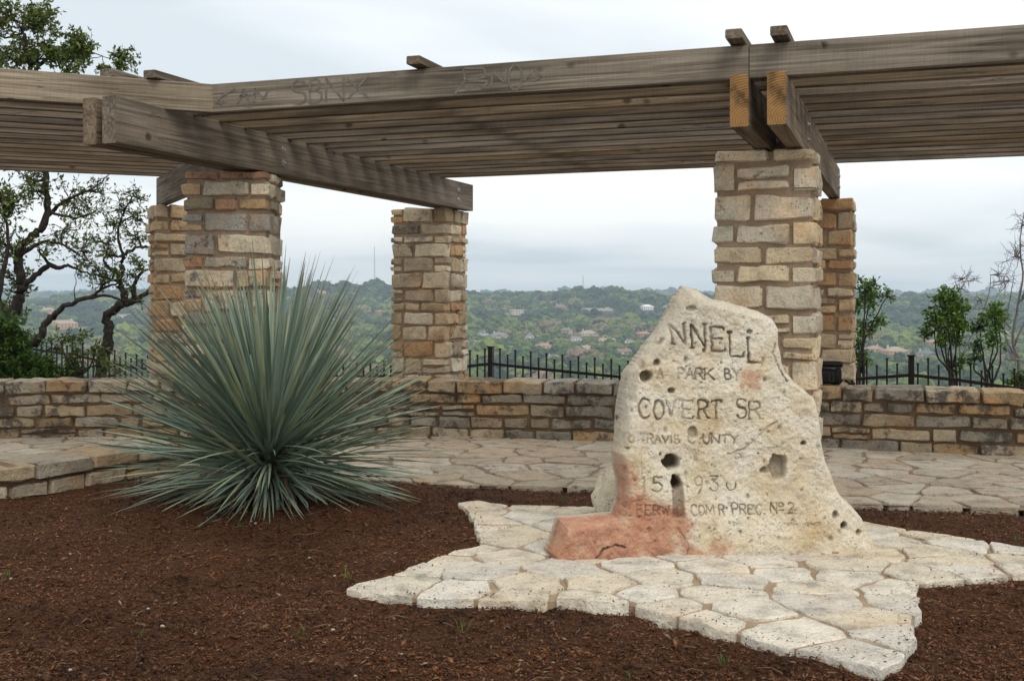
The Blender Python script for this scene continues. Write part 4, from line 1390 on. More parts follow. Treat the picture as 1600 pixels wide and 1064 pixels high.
def blade(az, el, ln, w, droop, dry=False, bent=False):
    """one stiff V-folded blade; returns verts, faces, along"""
    d = Vector((math.cos(az)*math.cos(el), math.sin(az)*math.cos(el), math.sin(el)))
    side = Vector((-math.sin(az), math.cos(az), 0))
    tw = random.uniform(-0.7, 0.7)
    up = side.cross(d) * -1
    s1 = (side * math.cos(tw) + up * math.sin(tw)).normalized()
    nn = d.cross(s1).normalized()
    start = Vector((0, 0, CZ + random.uniform(-0.14, 0.08) + 0.08*math.sin(el))) + d * random.uniform(0.02, 0.10)
    seg = 8
    v = []; f = []; al = []
    sb = random.uniform(-0.05, 0.05)
    kink = random.uniform(0.35, 0.8) if bent or (dry and random.random() < 0.6) else None
    p = start.copy(); dd = d.copy()
    for i in range(seg + 1):
        q = i / seg
        ww = w * (1.25 if q < 0.1 else 1.0) * (1 - q ** 2.2) * 0.5 + 0.0008
        c_ = p
        fold = ww * 0.35
        for sgn, up_ in ((-1, fold), (0, -fold*0.4), (1, fold)):
            x = c_ + s1 * ww * sgn + nn * up_
            v.append(x); al.append(q)
        dd = (dd + Vector((0, 0, -droop / seg)) + s1 * sb / seg).normalized()
        if kink and abs(q - kink) < 0.5 / seg:
            dd = (dd + Vector((0, 0, -1.6))).normalized()
        p = p + dd * (ln / seg)
    out_ = []
    for x in v:        # keep tips above the soil
        zmin = 0.02 + 0.02 * random.random()
        out_.append((x.x, x.y, max(x.z, zmin)))
    for i in range(seg):
        for k in range(2):
            f.append((3*i+k, 3*i+k+1, 3*i+4+k, 3*i+3+k))
    return out_, f, al
blades = []
NB = 960
for i in range(NB):
    az = random.uniform(0, 2*math.pi)
    s_ = (i + 0.5) / NB
    el = math.asin(min(0.999, -0.26 + 1.25 * s_ ** 1.18))
    el += random.uniform(-0.08, 0.08)
    ln = random.uniform(0.98, 1.14) + 0.24 * max(0, math.sin(el)) * random.uniform(0.8, 1.0)
    if el < 0.15:
        ln *= 0.72 + 0.28 * max(0, (el + 0.3) / 0.45)
    # towards the pillar the blades stand up; towards the viewer the lowest are short
    back_ = max(0, math.sin(az))
    if back_ > 0.45 and el < 0.75:
        el = 0.75 + random.uniform(0, 0.5)
    if math.sin(az) < -0.5 and el < 0.10:
        ln *= random.uniform(0.55, 0.8)
    wd_ = random.uniform(0.021, 0.032)
    if math.sin(az) < -0.35 and el < 0.35:
        if random.random() < 0.12:
            continue
        wd_ *= 0.62
    blades.append((el, *blade(az, el, ln, wd_, random.uniform(0.02, 0.16) + (0.12 if el < 0.2 else 0), False, random.random() < 0.004)))
def leaf_obj(v, f, al, mat, name='leaf'):
    o = mesh_obj(name, v, f, mat, plant, True)
    a_ = o.data.attributes.new('along', 'FLOAT', 'POINT')
    a_.data.foreach_set('value', np.array(al, np.float32))
    return o
def vis(bl):      # the ones facing the viewer show largest
    ys = [p[1] for p in bl[1]]
    return min(ys)
blades.sort(key=vis)
for bl in blades[:270]:
    leaf_obj(bl[1], bl[2], bl[3], M['blade'])
v = []; f = []; al = []
for bl in blades[270:]:
    n_ = len(v); v += bl[1]; al += bl[3]; f += [tuple(k + n_ for k in q) for q in bl[2]]
o = leaf_obj(v, f, al, M['blade'], 'leaf_mass'); o['kind'] = 'stuff'
# dry and drooping blades round the foot
for i in range(20):
    az = random.uniform(math.pi, 2*math.pi)
    bl = blade(az, random.uniform(-0.5, 0.0), random.uniform(0.40, 0.85), random.uniform(0.018, 0.03), random.uniform(0.2, 0.8), True)
    leaf_obj(bl[0], bl[1], bl[2], M['dry_blade'] if random.random() < 0.4 else M['blade'])
v = []; f = []
for i in range(110):
    az = random.uniform(0, 2*math.pi)
    bl = blade(az, random.uniform(-0.9, -0.25), random.uniform(0.3, 0.62), random.uniform(0.014, 0.026), random.uniform(0.1, 0.6), True)
    n_ = len(v); v += bl[0]; f += [tuple(k + n_ for k in q) for q in bl[1]]
o = mesh_obj('dry_skirt', v, f, M['dry_blade'], plant, True); o['kind'] = 'stuff'
bm = bmesh.new(); bmesh.ops.create_icosphere(bm, subdivisions=3, radius=1.0)
for vv in bm.verts:
    d = 1 + 0.3 * float(vnoise(vv.co.x*5 + 3, vv.co.z*5 + vv.co.y*4))
    vv.co = Vector((vv.co.x*0.15*d, vv.co.y*0.15*d, 0.20 + vv.co.z*0.27*d))
me = bpy.data.meshes.new('crown_base'); bm.to_mesh(me); bm.free(); me.materials.append(M['dry_blade'])
o = bpy.data.objects.new('crown_base', me); COL.objects.link(o); o.parent = plant

# ================================================================== FENCE
fence = thing('metal_fence', 'black metal picket fence with dipping rail behind the stone wall', 'fence', (0, 13.7, -0.5))
FO = Vector((0, 13.7, -0.5))
fx = [-300, -60, 50, 120, 210, 400, 585, 700, 727, 767, 830, 980, 1100, 1220, 1340, 1424, 1500, 1581, 1680, 1900]
fy = [548, 552, 545, 556, 575, 588, 589, 578, 573, 568, 575, 590, 596, 596, 592, 586, 594, 606, 612, 600]
def fence_pt(X):
    Y = 13.7 - 0.45 * X
    px = 800 + F * X / Y
    y = float(np.interp(px, fx, fy))
    return Y, px, CAMH - (y - HZ) / F * Y
fdir = math.atan2(-0.45, 1.0)
posts_px = (20, 395, 767, 1100, 1424, 1720)
posts_X = []
for p_ in posts_px:
    k = (p_ - 800) / F
    posts_X.append(13.7 * k / (1 + 0.45 * k))
def picket_mesh(w, h, cap):
    mb_ = MB().box((0, 0, h/2), (w, w, h))
    mb_.box((0, 0, h + 0.006), (w*cap, w*cap, 0.016))
    return mb_
rail_pts = []
X = -8.6; i = 0
sx = 1 / math.sqrt(1 + 0.45**2)
pm_s = picket_mesh(0.017, 0.92, 1.5); pm_t = picket_mesh(0.017, 0.985, 1.5)
ms = pm_s.build('picket', M['black_metal'], fence).data; bpy.data.objects.remove(bpy.data.objects['picket'])
mt_ = pm_t.build('picket', M['black_metal'], fence).data; bpy.data.objects.remove(bpy.data.objects['picket'])
while X < 6.2:
    Y, px, z = fence_pt(X)
    rail_pts.append((X, Y, z))
    if min(abs(X - q) for q in posts_X) > 0.05:
        o = bpy.data.objects.new('picket', ms if i % 2 else mt_)
        COL.objects.link(o); o.parent = fence
        o.location = Vector((X, Y, z - 0.80)) - FO
        o.rotation_euler = (0, 0, fdir)
    i += 1
    X += 0.103 * sx
for q in posts_X:
    Y, px, z = fence_pt(q)
    o = picket_mesh(0.058, 1.06, 1.35).build('post', M['black_metal'], fence, False, Vector((q, Y, z - 0.86)) - FO, fdir)
for dz in (0.0, -0.66):
    mb_ = MB()
    for k in range(len(rail_pts) - 1):
        p, q = Vector(rail_pts[k]), Vector(rail_pts[k+1])
        c_ = (p + q) / 2 - FO
        n_ = len(mb_.v)
        for e_ in (p, q):
            e2 = e_ - FO
            for hx, hz in ((-0.012, -0.017), (0.012, -0.017), (0.012, 0.017), (-0.012, 0.017)):
                mb_.v.append((e2.x + hx*0.41, e2.y + hx*0.91, e2.z + dz + hz))
        for k4 in range(4):
            k5 = (k4 + 1) % 4
            mb_.f.append((n_+k4, n_+k5, n_+4+k5, n_+4+k4))
    mb_.build('rail', M['black_metal'], fence)

# ================================================================== TREES AND SHRUBS
def smooth_line(pts, n):
    """Catmull-Rom through the points"""
    P = [Vector(p) for p in pts]
    P = [P[0]*2 - P[1]] + P + [P[-1]*2 - P[-2]]
    o = []
    m_ = len(P) - 3
    for i in range(n + 1):
        s_ = min(m_ - 1e-6, m_ * i / n); k = int(s_); u = s_ - k
        a, b_, c_, d_ = P[k:k+4]
        o.append(0.5 * ((2*b_) + (c_-a)*u + (2*a - 5*b_ + 4*c_ - d_)*u*u + (3*b_ - 3*c_ + d_ - a)*u**3))
    return o
class Leaves:
    def __init__(s):
        s.v = []; s.f = []
    def add(s, p, d, ln, w):
        d = Vector(d).normalized()
        a = d.cross(Vector((random.uniform(-1, 1), random.uniform(-1, 1), random.uniform(-1, 1))))
        if a.length < 1e-3:
            return
        a.normalize(); nn = d.cross(a)
        n_ = len(s.v)
        m_ = p + d * ln * 0.45
        s.v += [p[:], (m_ + a*w/2 + nn*w*0.12)[:], (p + d*ln)[:], (m_ - a*w/2 + nn*w*0.12)[:]]
        s.f.append((n_, n_+1, n_+2, n_+3))
def rnd_dir(zb=0.0):
    v_ = Vector((random.gauss(0, 1), random.gauss(0, 1), random.gauss(0, 1) + zb))
    return v_.normalized()
def twig(wood, start, end, r0, r1, kink=0.12, n=5, sides=4):
    a, b_ = Vector(start), Vector(end)
    ln = (b_ - a).length
    pts = []
    off = rnd_dir() * ln * kink
    for i in range(n + 1):
        q = i / n
        pts.append(a.lerp(b_, q) + off * math.sin(q * math.pi) + rnd_dir() * ln * 0.035 * (0 if i in (0,) else 1))
    wood.tube(pts, [r0 + (r1 - r0) * i / n for i in range(n + 1)], sides, False)
    return pts
def make_tree(name, label, cat, limbs, blobs, bark, leafmat, d_lim, leaf=(0.05, 0.022), seed=1, group=None, r_scale=1.0):
    """limbs: traced polylines with radii; blobs: (centre, radius, twigs, leaves per twig)"""
    random.seed(seed)
    base = limbs[0][0][0]
    t = thing(name, label, cat, base, 0, group)
    O = Vector(base)
    wood = MB(); lv = Leaves()
    skel = []
    for pts, r0, r1 in limbs:
        sp_ = smooth_line(pts, max(8, len(pts)*4))
        n_ = len(sp_)
        sp_ = [p + rnd_dir() * r0 * 0.25 for p in sp_]
        rad = [(r0 + (r1 - r0) * (i / (n_-1)) ** 0.8) * (1 + 0.12*random.uniform(-1, 1)) for i in range(n_)]
        wood.tube([p - O for p in sp_], rad, 8)
        skel += [(p, r) for p, r in zip(sp_, rad)]
    for c_, rr_, ntw, nlf in blobs:
        c_ = Vector(c_)
        near_ = min(skel, key=lambda s: (s[0] - c_).length + (0.3 if s[0].z > c_.z else 0))
        con = twig(wood, near_[0] - O, c_ - O, min(near_[1]*0.7, 0.022*r_scale), 0.010*r_scale, 0.16, 7, 5)
        rv = Vector(rr_) if not isinstance(rr_, (int, float)) else Vector((rr_, rr_, rr_))
        for k in range(ntw):
            d_ = rnd_dir(0.15)
            q = random.uniform(0.55, 1.0)
            end = c_ - O + Vector((d_.x*rv.x, d_.y*rv.y, d_.z*rv.z)) * q
            st = random.choice(con[3:]) if random.random() < 0.8 else con[-1]
            tw = twig(wood, st, end, 0.0065*r_scale, 0.002*r_scale, 0.15, 5, 3)
            subs = [tw]
            for _ in range(2):
                i_ = random.randint(2, 4)
                e2 = tw[i_] + (rnd_dir(0.1) * rv.x * random.uniform(0.25, 0.55))
                subs.append(twig(wood, tw[i_], e2, 0.0035*r_scale, 0.0015*r_scale, 0.15, 3, 3))
            for s_ in subs:
                for _ in range(nlf):
                    i_ = random.randint(max(1, len(s_)//2), len(s_)-1)
                    p_ = s_[i_].lerp(s_[i_-1], random.random())
                    lv.add(p_ + rnd_dir() * leaf[0]*0.3, (s_[-1]-s_[0]).normalized()*0.5 + rnd_dir(), leaf[0]*random.uniform(0.6, 1.3), leaf[1]*random.uniform(0.7, 1.3))
    wood.build('trunk', bark, t, True)
    if lv.f:
        o = mesh_obj('crown', lv.v, lv.f, leafmat, t)
    return t
def jit(px, py, d, s):
    p = at(px, py, d)
    return p + Vector((0, random.uniform(-s, s), 0))
random.seed(40)
D1 = 14.6
def ln_(pts, d):
    return [at(x, y, d) for x, y in pts]
limbsA = [([at(-14, 640, D1)] + ln_([(2, 560), (14, 510), (22, 486), (30, 462), (36, 443), (31, 425), (28, 398), (49, 370), (70, 353), (75, 315), (71, 281), (62, 210), (46, 112), (42, 83), (36, 57), (34, 30)], D1), 0.095, 0.018),
          (ln_([(36, 446), (54, 432), (75, 415), (90, 420), (105, 415), (120, 421), (147, 430)], D1), 0.050, 0.010),
          (ln_([(31, 400), (50, 386), (71, 378), (98, 383), (118, 395), (135, 408)], D1), 0.035, 0.008),
          (ln_([(72, 340), (95, 318), (120, 305), (150, 292), (172, 270)], D1 + 0.3), 0.030, 0.006),
          (ln_([(48, 118), (70, 96), (100, 80), (130, 78), (160, 88)], D1 + 0.3), 0.026, 0.006),
          (ln_([(10, 520), (-2, 470), (6, 420), (12, 370), (4, 320)], D1 - 0.3), 0.055, 0.012)]
blobsA = []
for x, y, r, k, l in ((18, 30, .38, 26, 9), (52, 22, .36, 24, 9), (85, 45, .26, 18, 8), (-20, 50, .4, 22, 9), (10, 72, .30, 18, 8), (58, 68, .24, 12, 6), (30, 95, .26, 14, 7),
                      (72, 95, .26, 16, 9), (108, 62, .20, 12, 8), (112, 92, .24, 18, 10), (145, 78, .25, 20, 10), (180, 88, .22, 18, 9), (135, 108, .26, 14, 9), (165, 112, .2, 10, 8), (-10, 110, .35, 18, 8),
                      (20, 130, .35, 16, 6), (80, 150, .4, 16, 6), (130, 170, .4, 14, 6), (20, 200, .5, 20, 6), (90, 220, .5, 18, 5), (20, 270, .5, 22, 7)):
    blobsA.append((jit(x, y, D1, 0.4), r, k, l))
for x, y, r, k, l in ((12, 315, .42, 22, 7), (0, 380, .45, 26, 8), (12, 440, .32, 18, 7), (-8, 500, .4, 24, 9), (30, 330, .3, 16, 5), (95, 310, .36, 22, 3), (130, 330, .36, 22, 2), (60, 300, .34, 20, 4), (150, 300, .32, 16, 2),
                      (110, 360, .34, 20, 2), (75, 390, .26, 14, 2), (140, 390, .34, 20, 2), (160, 420, .25, 14, 2), (120, 415, .22, 10, 2)):
    blobsA.append((jit(x, y, D1, 0.4), r, k, l))
make_tree('oak_tree', 'tall dark oak at far left whose leafy crown rises above the pergola', 'tree', limbsA, blobsA, M['bark'], M['oak_leaf'], D1, (0.062, 0.028), 41)
D2 = 14.0
limbsC = [([at(150, 640, D2)] + ln_([(158, 575), (167, 543), (171, 517), (167, 496), (180, 481), (195, 471), (192, 454), (186, 447), (190, 423), (192, 400), (195, 398), (212, 387), (232, 389)], D2), 0.085, 0.014),
          (ln_([(196, 474), (212, 469), (231, 456), (250, 440)], D2), 0.05, 0.02),
          (ln_([(209, 468), (210, 445), (220, 428), (232, 421)], D2), 0.034, 0.012),
          (ln_([(187, 440), (184, 428), (169, 417), (162, 407), (167, 396), (172, 370)], D2), 0.030, 0.008),
          (ln_([(193, 402), (185, 370), (190, 340), (205, 310)], D2), 0.022, 0.006)]
blobsC = [(jit(x, y, D2, 0.3), r, k, l) for x, y, r, k, l in ((175, 350, .30, 20, 2), (200, 330, .32, 22, 2), (220, 310, .22, 14, 3), (160, 380, .26, 16, 2), (215, 370, .26, 18, 3), (225, 410, .2, 14, 3), (180, 400, .22, 14, 2), (205, 430, .2, 10, 2), (150, 430, .22, 12, 2), (225, 345, .2, 12, 3))]
make_tree('oak_tree', 'small crooked oak with thin leaves standing next to the back left pillar', 'tree', limbsC, blobsC, M['bark'], M['oak_leaf'], D2, (0.05, 0.024), 42)
D3 = 13.6
limbsB = [([at(-60, 660, D3)] + ln_([(-30, 590), (0, 567), (37, 547), (62, 528), (71, 505), (88, 492), (105, 477), (143, 464), (160, 449), (180, 428)], D3), 0.085, 0.012),
          (ln_([(143, 465), (169, 462), (190, 469), (225, 471)], D3), 0.022, 0.007),
          (ln_([(158, 452), (172, 446), (184, 443), (200, 430)], D3), 0.02, 0.006),
          (ln_([(118, 470), (116, 455), (119, 440), (116, 428)], D3), 0.008, 0.003)]
blobsB = [(jit(x, y, D3, 0.2), r, k, l) for x, y, r, k, l in ((185, 425, .16, 10, 2), (205, 445, .15, 8, 2), (165, 440, .14, 8, 2), (215, 470, .12, 6, 1), (117, 430, .08, 4, 2))]
make_tree('oak_tree', 'leaning dark trunk that sweeps low across the fence at the left', 'tree', limbsB, blobsB, M['bark'], M['oak_leaf'], D3, (0.045, 0.022), 43)
# bushes
def bush(name, label, px, py0, d, blobs, leafmat, leaf, seed, stems=5, bark=M['bark'], group=None):
    random.seed(seed)
    base = at(px, py0, d)
    base.z = min(base.z, float(terrain(base.x, base.y)) + 0.05) if d > 12.5 else base.z
    limbs = []
    bl = [(jit(x, y, d, s*0.6), s, k, l) for x, y, s, k, l in blobs]
    for i in range(stems):
        tgt = bl[i % len(bl)][0]
        fork = at(px, 600, d) + Vector((0.05 * math.sin(i*2.4), 0.05 * math.cos(i*1.9), 0.06 * math.cos(i*3.1)))
        mid_p = fork.lerp(tgt, 0.5) + rnd_dir() * 0.10
        limbs.append(([base, base.lerp(fork, 0.5) + Vector((random.uniform(-.04, .04), 0, 0)), fork, mid_p, tgt], 0.024, 0.006))
    return make_tree(name, label, 'shrub', limbs, bl, bark, leafmat, d, leaf, seed + 1, group)
bush('juniper_bush', 'dense green bush filling the lower left corner behind the wall', 10, 620, 13.2,
     [(-20, 540, .45, 40, 16), (20, 545, .36, 40, 16), (0, 505, .3, 26, 14), (45, 572, .26, 30, 14), (80, 580, .22, 24, 12), (110, 585, .2, 20, 12), (-60, 520, .5, 30, 12), (22, 580, .3, 30, 14)], M['bush_leaf'], (0.06, 0.018), 51, 6)
bush('oak_sprout', 'low dark leafy sprouts in front of the fence pickets at the left', 120, 612, 13.0,
     [(95, 535, .18, 8, 3), (125, 530, .18, 8, 3), (150, 545, .17, 8, 3), (115, 560, .2, 10, 4), (155, 570, .18, 10, 4), (75, 545, .16, 6, 3), (185, 580, .14, 6, 3)], M['oak_leaf'], (0.06, 0.026), 53, 5)
bush('laurel_shrub', 'upright green shrub peeking out right of the back pillar', 1345, 640, 14.0,
     [(1348, 450, .22, 18, 6), (1362, 470, .2, 18, 5), (1384, 462, .13, 8, 4), (1352, 510, .22, 18, 5), (1345, 545, .2, 14, 5), (1352, 568, .14, 12, 5), (1372, 500, .13, 8, 4), (1330, 480, .2, 12, 5)], M['laurel_leaf'], (0.055, 0.024), 55, 5)
bush('laurel_shrub', 'widest bright green shrub behind the fence at the right', 1490, 645, 13.4,
     [(1470, 470, .20, 20, 7), (1495, 480, .20, 20, 7), (1455, 500, .2, 18, 6), (1480, 505, .22, 20, 7), (1505, 505, .17, 16, 6), (1465, 530, .17, 12, 5), (1500, 535, .15, 10, 5), (1448, 520, .12, 8, 4), (1505, 570, .14, 12, 5), (1480, 458, .12, 10, 5)], M['laurel_leaf'], (0.055, 0.024), 57, 7)
bush('laurel_shrub', 'smaller green shrub next to the bare tree at the right edge', 1545, 645, 13.4,
     [(1550, 492, .18, 18, 6), (1565, 505, .16, 16, 6), (1535, 510, .16, 14, 5), (1548, 530, .17, 14, 5), (1530, 540, .12, 8, 4), (1525, 560, .12, 8, 4), (1560, 480, .10, 8, 5)], M['laurel_leaf'], (0.052, 0.023), 59, 6)
bush('laurel_shrub', 'low leafy tuft just above the wall at the right edge', 1600, 650, 13.0,
     [(1600, 590, .15, 14, 6), (1625, 580, .2, 16, 6), (1585, 598, .10, 8, 5)], M['laurel_leaf'], (0.052, 0.023), 61, 3)
D5 = 15.5
limbsR = [([at(1575, 690, D5)] + ln_([(1592, 580), (1583, 530), (1590, 480), (1598, 430), (1594, 380), (1600, 330)], D5), 0.030, 0.006),
          (ln_([(1588, 560), (1570, 520), (1578, 470), (1585, 425)], D5), 0.016, 0.004),
          (ln_([(1585, 540), (1610, 480), (1620, 420)], D5), 0.02, 0.005)]
blobsR = [(jit(x, y, D5, .3), r, k, 0) for x, y, r, k in ((1585, 400, .34, 20), (1600, 350, .35, 22), (1570, 440, .3, 18), (1595, 460, .3, 16), (1575, 500, .3, 14), (1620, 380, .4, 20), (1560, 560, .3, 10))]
make_tree('bare_tree', 'leafless pale tree with fine twigs at the right edge', 'tree', limbsR, blobsR, M['pale_bark'], M['oak_leaf'], D5, seed=63)
limbsR2 = [([at(1500, 690, 16.5)] + ln_([(1500, 560), (1495, 500), (1500, 465), (1498, 440)], 16.5), 0.014, 0.004), (ln_([(1500, 560), (1530, 500), (1545, 460), (1548, 430)], 16.5), 0.012, 0.004)]
blobsR2 = [(jit(x, y, 16.5, .3), r, k, 0) for x, y, r, k in ((1500, 435, .24, 12), (1485, 450, .2, 8), (1515, 440, .2, 8), (1548, 430, .22, 10), (1530, 470, .2, 8))]
make_tree('bare_tree', 'thin bare twigs rising behind the widest green shrub', 'tree', limbsR2, blobsR2, M['pale_bark'], M['oak_leaf'], 16.5, seed=65)

# ================================================================== FAR VALLEY
def ray_hit(px, py):
    ys = np.linspace(720, 3600, 1500)
    X_ = (px - 800)/F * ys; Zr = CAMH + (HZ - py)/F * ys
    h = terrain(X_, ys) >= Zr
    k = int(np.argmax(h)) if h.any() else 1499
    return float(X_[k]), float(ys[k])
def plain(name, col, rough=0.8):
    m_, t_, b_ = new_mat(name, rough)
    g_ = G(t_)
    p_ = g_.n('ShaderNodeNewGeometry').outputs['Position']
    n_ = g_.noise(p_, 0.6, 4)
    c_ = g_.mix(1.0, col, g_.ramp(n_, [(0.3, BW(0.8)), (0.7, BW(1.15))]), 'MULTIPLY')
    g_.l(c_, b_.inputs['Base Color'])
    return m_
WALLM = {'white': plain('white_render', (0.72, 0.70, 0.66)), 'cream': plain('cream_render', (0.58, 0.50, 0.40)), 'tan': plain('tan_stone', (0.46, 0.36, 0.26)),
         'pink': plain('pink_brick', (0.42, 0.25, 0.19)), 'sand': plain('orange_sand_stone', (0.55, 0.33, 0.18))}
ROOFM = {'grey': plain('grey_shingle', (0.20, 0.20, 0.21)), 'brown': plain('brown_shingle', (0.22, 0.16, 0.12)), 'salmon': plain('salmon_tile', (0.37, 0.22, 0.165)),
         'slate': plain('blue_slate', (0.12, 0.15, 0.19)), 'white': plain('white_flat_roof', (0.70, 0.70, 0.68)), 'tan': plain('tan_tile', (0.36, 0.28, 0.21))}
M['pane'] = plain('dark_window_pane', (0.03, 0.035, 0.04), 0.2)
clear = []
def house(px, py, wpx, wall_c, roof_c, style='hip', storeys=2, label=None, group=None, depth=0.7):
    X_, Y_ = ray_hit(px, py + 3)
    w = wpx * Y_ / F
    dp = w * depth
    h = 3.6 * storeys
    z0 = float(terrain(X_, Y_)) - 1.0
    rz = random.uniform(-0.5, 0.5)
    t_ = thing('house', label or 'x', 'house', (X_, Y_, z0), rz, group)
    MB().box((0, 0, h/2 + 0.5), (w, dp, h + 1.0)).build('wall', WALLM[wall_c], t_)
    zt_ = h + 1.0
    ov = 0.6
    if style == 'flat':
        MB().box((0, 0, zt_ + 0.35), (w + 2.4, dp + 2.4, 0.7)).build('roof', ROOFM[roof_c], t_)
    else:
        rh = min(w, dp) * 0.26
        a_, b_ = w/2 + ov, dp/2 + ov
        rl = max(0.5, a_ - b_ * (1.0 if style == 'hip' else 0.0))
        v_ = [(-a_, -b_, zt_), (a_, -b_, zt_), (a_, b_, zt_), (-a_, b_, zt_), (-rl, 0, zt_ + rh), (rl, 0, zt_ + rh)]
        f_ = [(0, 1, 5, 4), (2, 3, 4, 5), (1, 2, 5), (3, 0, 4), (3, 2, 1, 0)]
        rf = mesh_obj('roof', v_, f_, ROOFM[roof_c], t_)
        MB().box((w*random.choice((-0.3, 0.28)), dp*0.1, zt_ + rh*0.7), (w*0.07, w*0.07, rh*1.3)).build('chimney', WALLM['cream'], rf)
        if wpx > 20 and style != 'flat':      # cross wing towards the viewer
            s_ = random.choice((-1, 1)) * w * 0.26
            MB().box((s_, -dp*0.62, h/2), (w*0.34, dp*0.5, h)).build('wing', WALLM[wall_c], t_)
            a2 = w*0.17 + ov
            v_ = [(s_-a2, -dp*0.9-ov, h), (s_+a2, -dp*0.9-ov, h), (s_+a2, 0, h), (s_-a2, 0, h), (s_, -dp*0.9-ov, h + a2*0.6), (s_, 0, h + a2*0.6)]
            mesh_obj('wing_roof', v_, [(0, 1, 4), (1, 2, 5, 4), (3, 0, 4, 5), (0, 3, 2, 1), (2, 3, 5)], ROOFM[roof_c], t_)
    nwin = max(2, int(w / 5.5))
    for s_ in range(storeys):
        for k in range(nwin):
            xw = -w/2 + w * (k + 0.5) / nwin
            MB().box((xw, -dp/2 - 0.02, 2.6 + 3.5*s_), (min(1.9, w/nwin*0.5), 0.12, 1.8)).build('window', M['pane'], t_)
    clear.append((X_, Y_, w))
    return t_
random.seed(70)
G1, G2, G3 = 'grey roofed houses in the valley', 'salmon roofed houses in the valley', 'brown roofed houses in the valley'
house(807, 489, 19, 'cream', 'white', 'flat', 3, 'pale three storey mansion on the hillside right of the middle pillar')
house(791, 490, 9, 'cream', 'tan', 'hip', 1, 'tiny cream annex left of the pale hillside mansion')
house(857, 470, 24, 'sand', 'tan', 'flat', 1, 'long orange sandstone house just below the ridge')
house(876, 479, 22, 'pink', 'brown', 'hip', 1, 'low brown house below the orange sandstone one')
house(921, 484, 25, 'white', 'white', 'flat', 2, 'bright white flat roofed villa high on the hillside', depth=0.5)
house(946, 482, 22, 'white', 'tan', 'hip', 1, 'low tan roofed wing right of the white villa', depth=0.4)
house(1011, 481, 19, 'white', 'white', 'hip', 2, 'white house on the slope close to the tip of the monument')
house(1043, 477, 14, 'white', 'grey', 'hip', 1, 'small white house touching the monument edge near the skyline')
house(736, 505, 24, 'cream', 'tan', 'hip', 2, 'pale long house beside the right edge of the middle pillar')
house(753, 521, 18, 'white', 'slate', 'hip', 1, 'blue slate roofed house in the valley right of the middle pillar')
house(780, 524, 26, 'cream', 'grey', 'hip', 1, 'broad grey roofed house in the valley below the pale mansion')
house(828, 525, 13, 'white', 'grey', 'hip', 1, 'small white house with grey roof in the valley centre')
house(842, 525, 7, 'white', 'white', 'flat', 1, 'tiny white box of a house in the valley centre')
house(884, 519, 18, 'tan', 'grey', 'hip', 2, 'two storey tan house with grey roof below the orange house')
house(919, 521, 27, 'cream', 'tan', 'hip', 1, 'wide cream house with tan roof below the white villa')
house(899, 529, 16, 'white', 'grey', 'gable', 1, 'small gabled grey roofed house below the wide cream one')
house(949, 533, 24, 'pink', 'tan', 'gable', 1, 'pinkish house with tan gables left of the monument')
house(850, 541, 25, 'cream', 'salmon', 'hip', 1, 'salmon tiled house in the middle of the valley')
house(913, 544, 18, 'white', 'tan', 'gable', 1, 'tan gabled house in the lower valley')
house(727, 534, 10, 'white', 'grey', 'hip', 1, 'small white house against the middle pillar')
house(748, 536, 15, 'white', 'grey', 'gable', 1, 'small gabled grey roofed house near the middle pillar edge')
house(752, 551, 36, 'pink', 'salmon', 'hip', 1, 'long salmon roof showing above the fence post')
house(866, 560, 26, 'cream', 'grey', 'hip', 1, 'grey roof just above the fence pickets')
house(1006, 525, 20, 'pink', 'salmon', 'hip', 2, 'pink brick house with salmon roof left of the lettering')
house(984, 533, 15, 'white', 'brown', 'hip', 1, 'brown roofed house near the monument flank')
house(974, 550, 22, 'cream', 'brown', 'gable', 1, 'brown gabled house above the fence beside the monument')
house(503, 457, 20, 'sand', 'salmon', 'hip', 1, 'reddish house on the ridge above the spiky plant')
house(514, 499, 27, 'white', 'tan', 'flat', 1, 'long pale house seen through the tips of the spiky plant')
house(594, 489, 14, 'pink', 'salmon', 'hip', 2, 'pink house left of the middle pillar')
house(560, 525, 22, 'cream', 'grey', 'hip', 1, 'grey roofed house left of the middle pillar')
house(75, 489, 22, 'sand', 'tan', 'hip', 3, 'stepped tan villa on the hill seen between the oak trunks')
house(98, 511, 44, 'sand', 'tan', 'hip', 3, 'largest tan mansion on the left hillside behind the leaning trunk', depth=0.45)
house(126, 515, 24, 'cream', 'tan', 'flat', 2, 'cream block at the right end of the largest tan mansion')
house(199, 493, 30, 'white', 'tan', 'flat', 2, 'pale long building beside the back left pillar', depth=0.4)
house(185, 512, 12, 'pink', 'salmon', 'hip', 1, 'little salmon roofed house by the crooked oak')
house(1366, 546, 28, 'tan', 'salmon', 'hip', 1, 'salmon roofed house right of the back right pillar')
house(1398, 549, 36, 'sand', 'tan', 'hip', 1, 'broad sandy house left of the widest green shrub')
house(1447, 553, 28, 'tan', 'slate', 'hip', 1, 'slate roofed house behind the widest green shrub')
house(1457, 535, 20, 'pink', 'salmon', 'hip', 1, 'salmon roofed house above the slate roofed one at the right')
house(1400, 524, 13, 'cream', 'grey', 'hip', 1, 'small grey roofed house left of the shrubs at the right')
house(1525, 479, 18, 'white', 'brown', 'hip', 1, 'brown roofed house high on the hill at the right')
house(1580, 522, 24, 'sand', 'tan', 'hip', 1, 'sandy house behind the bare tree at the right edge')

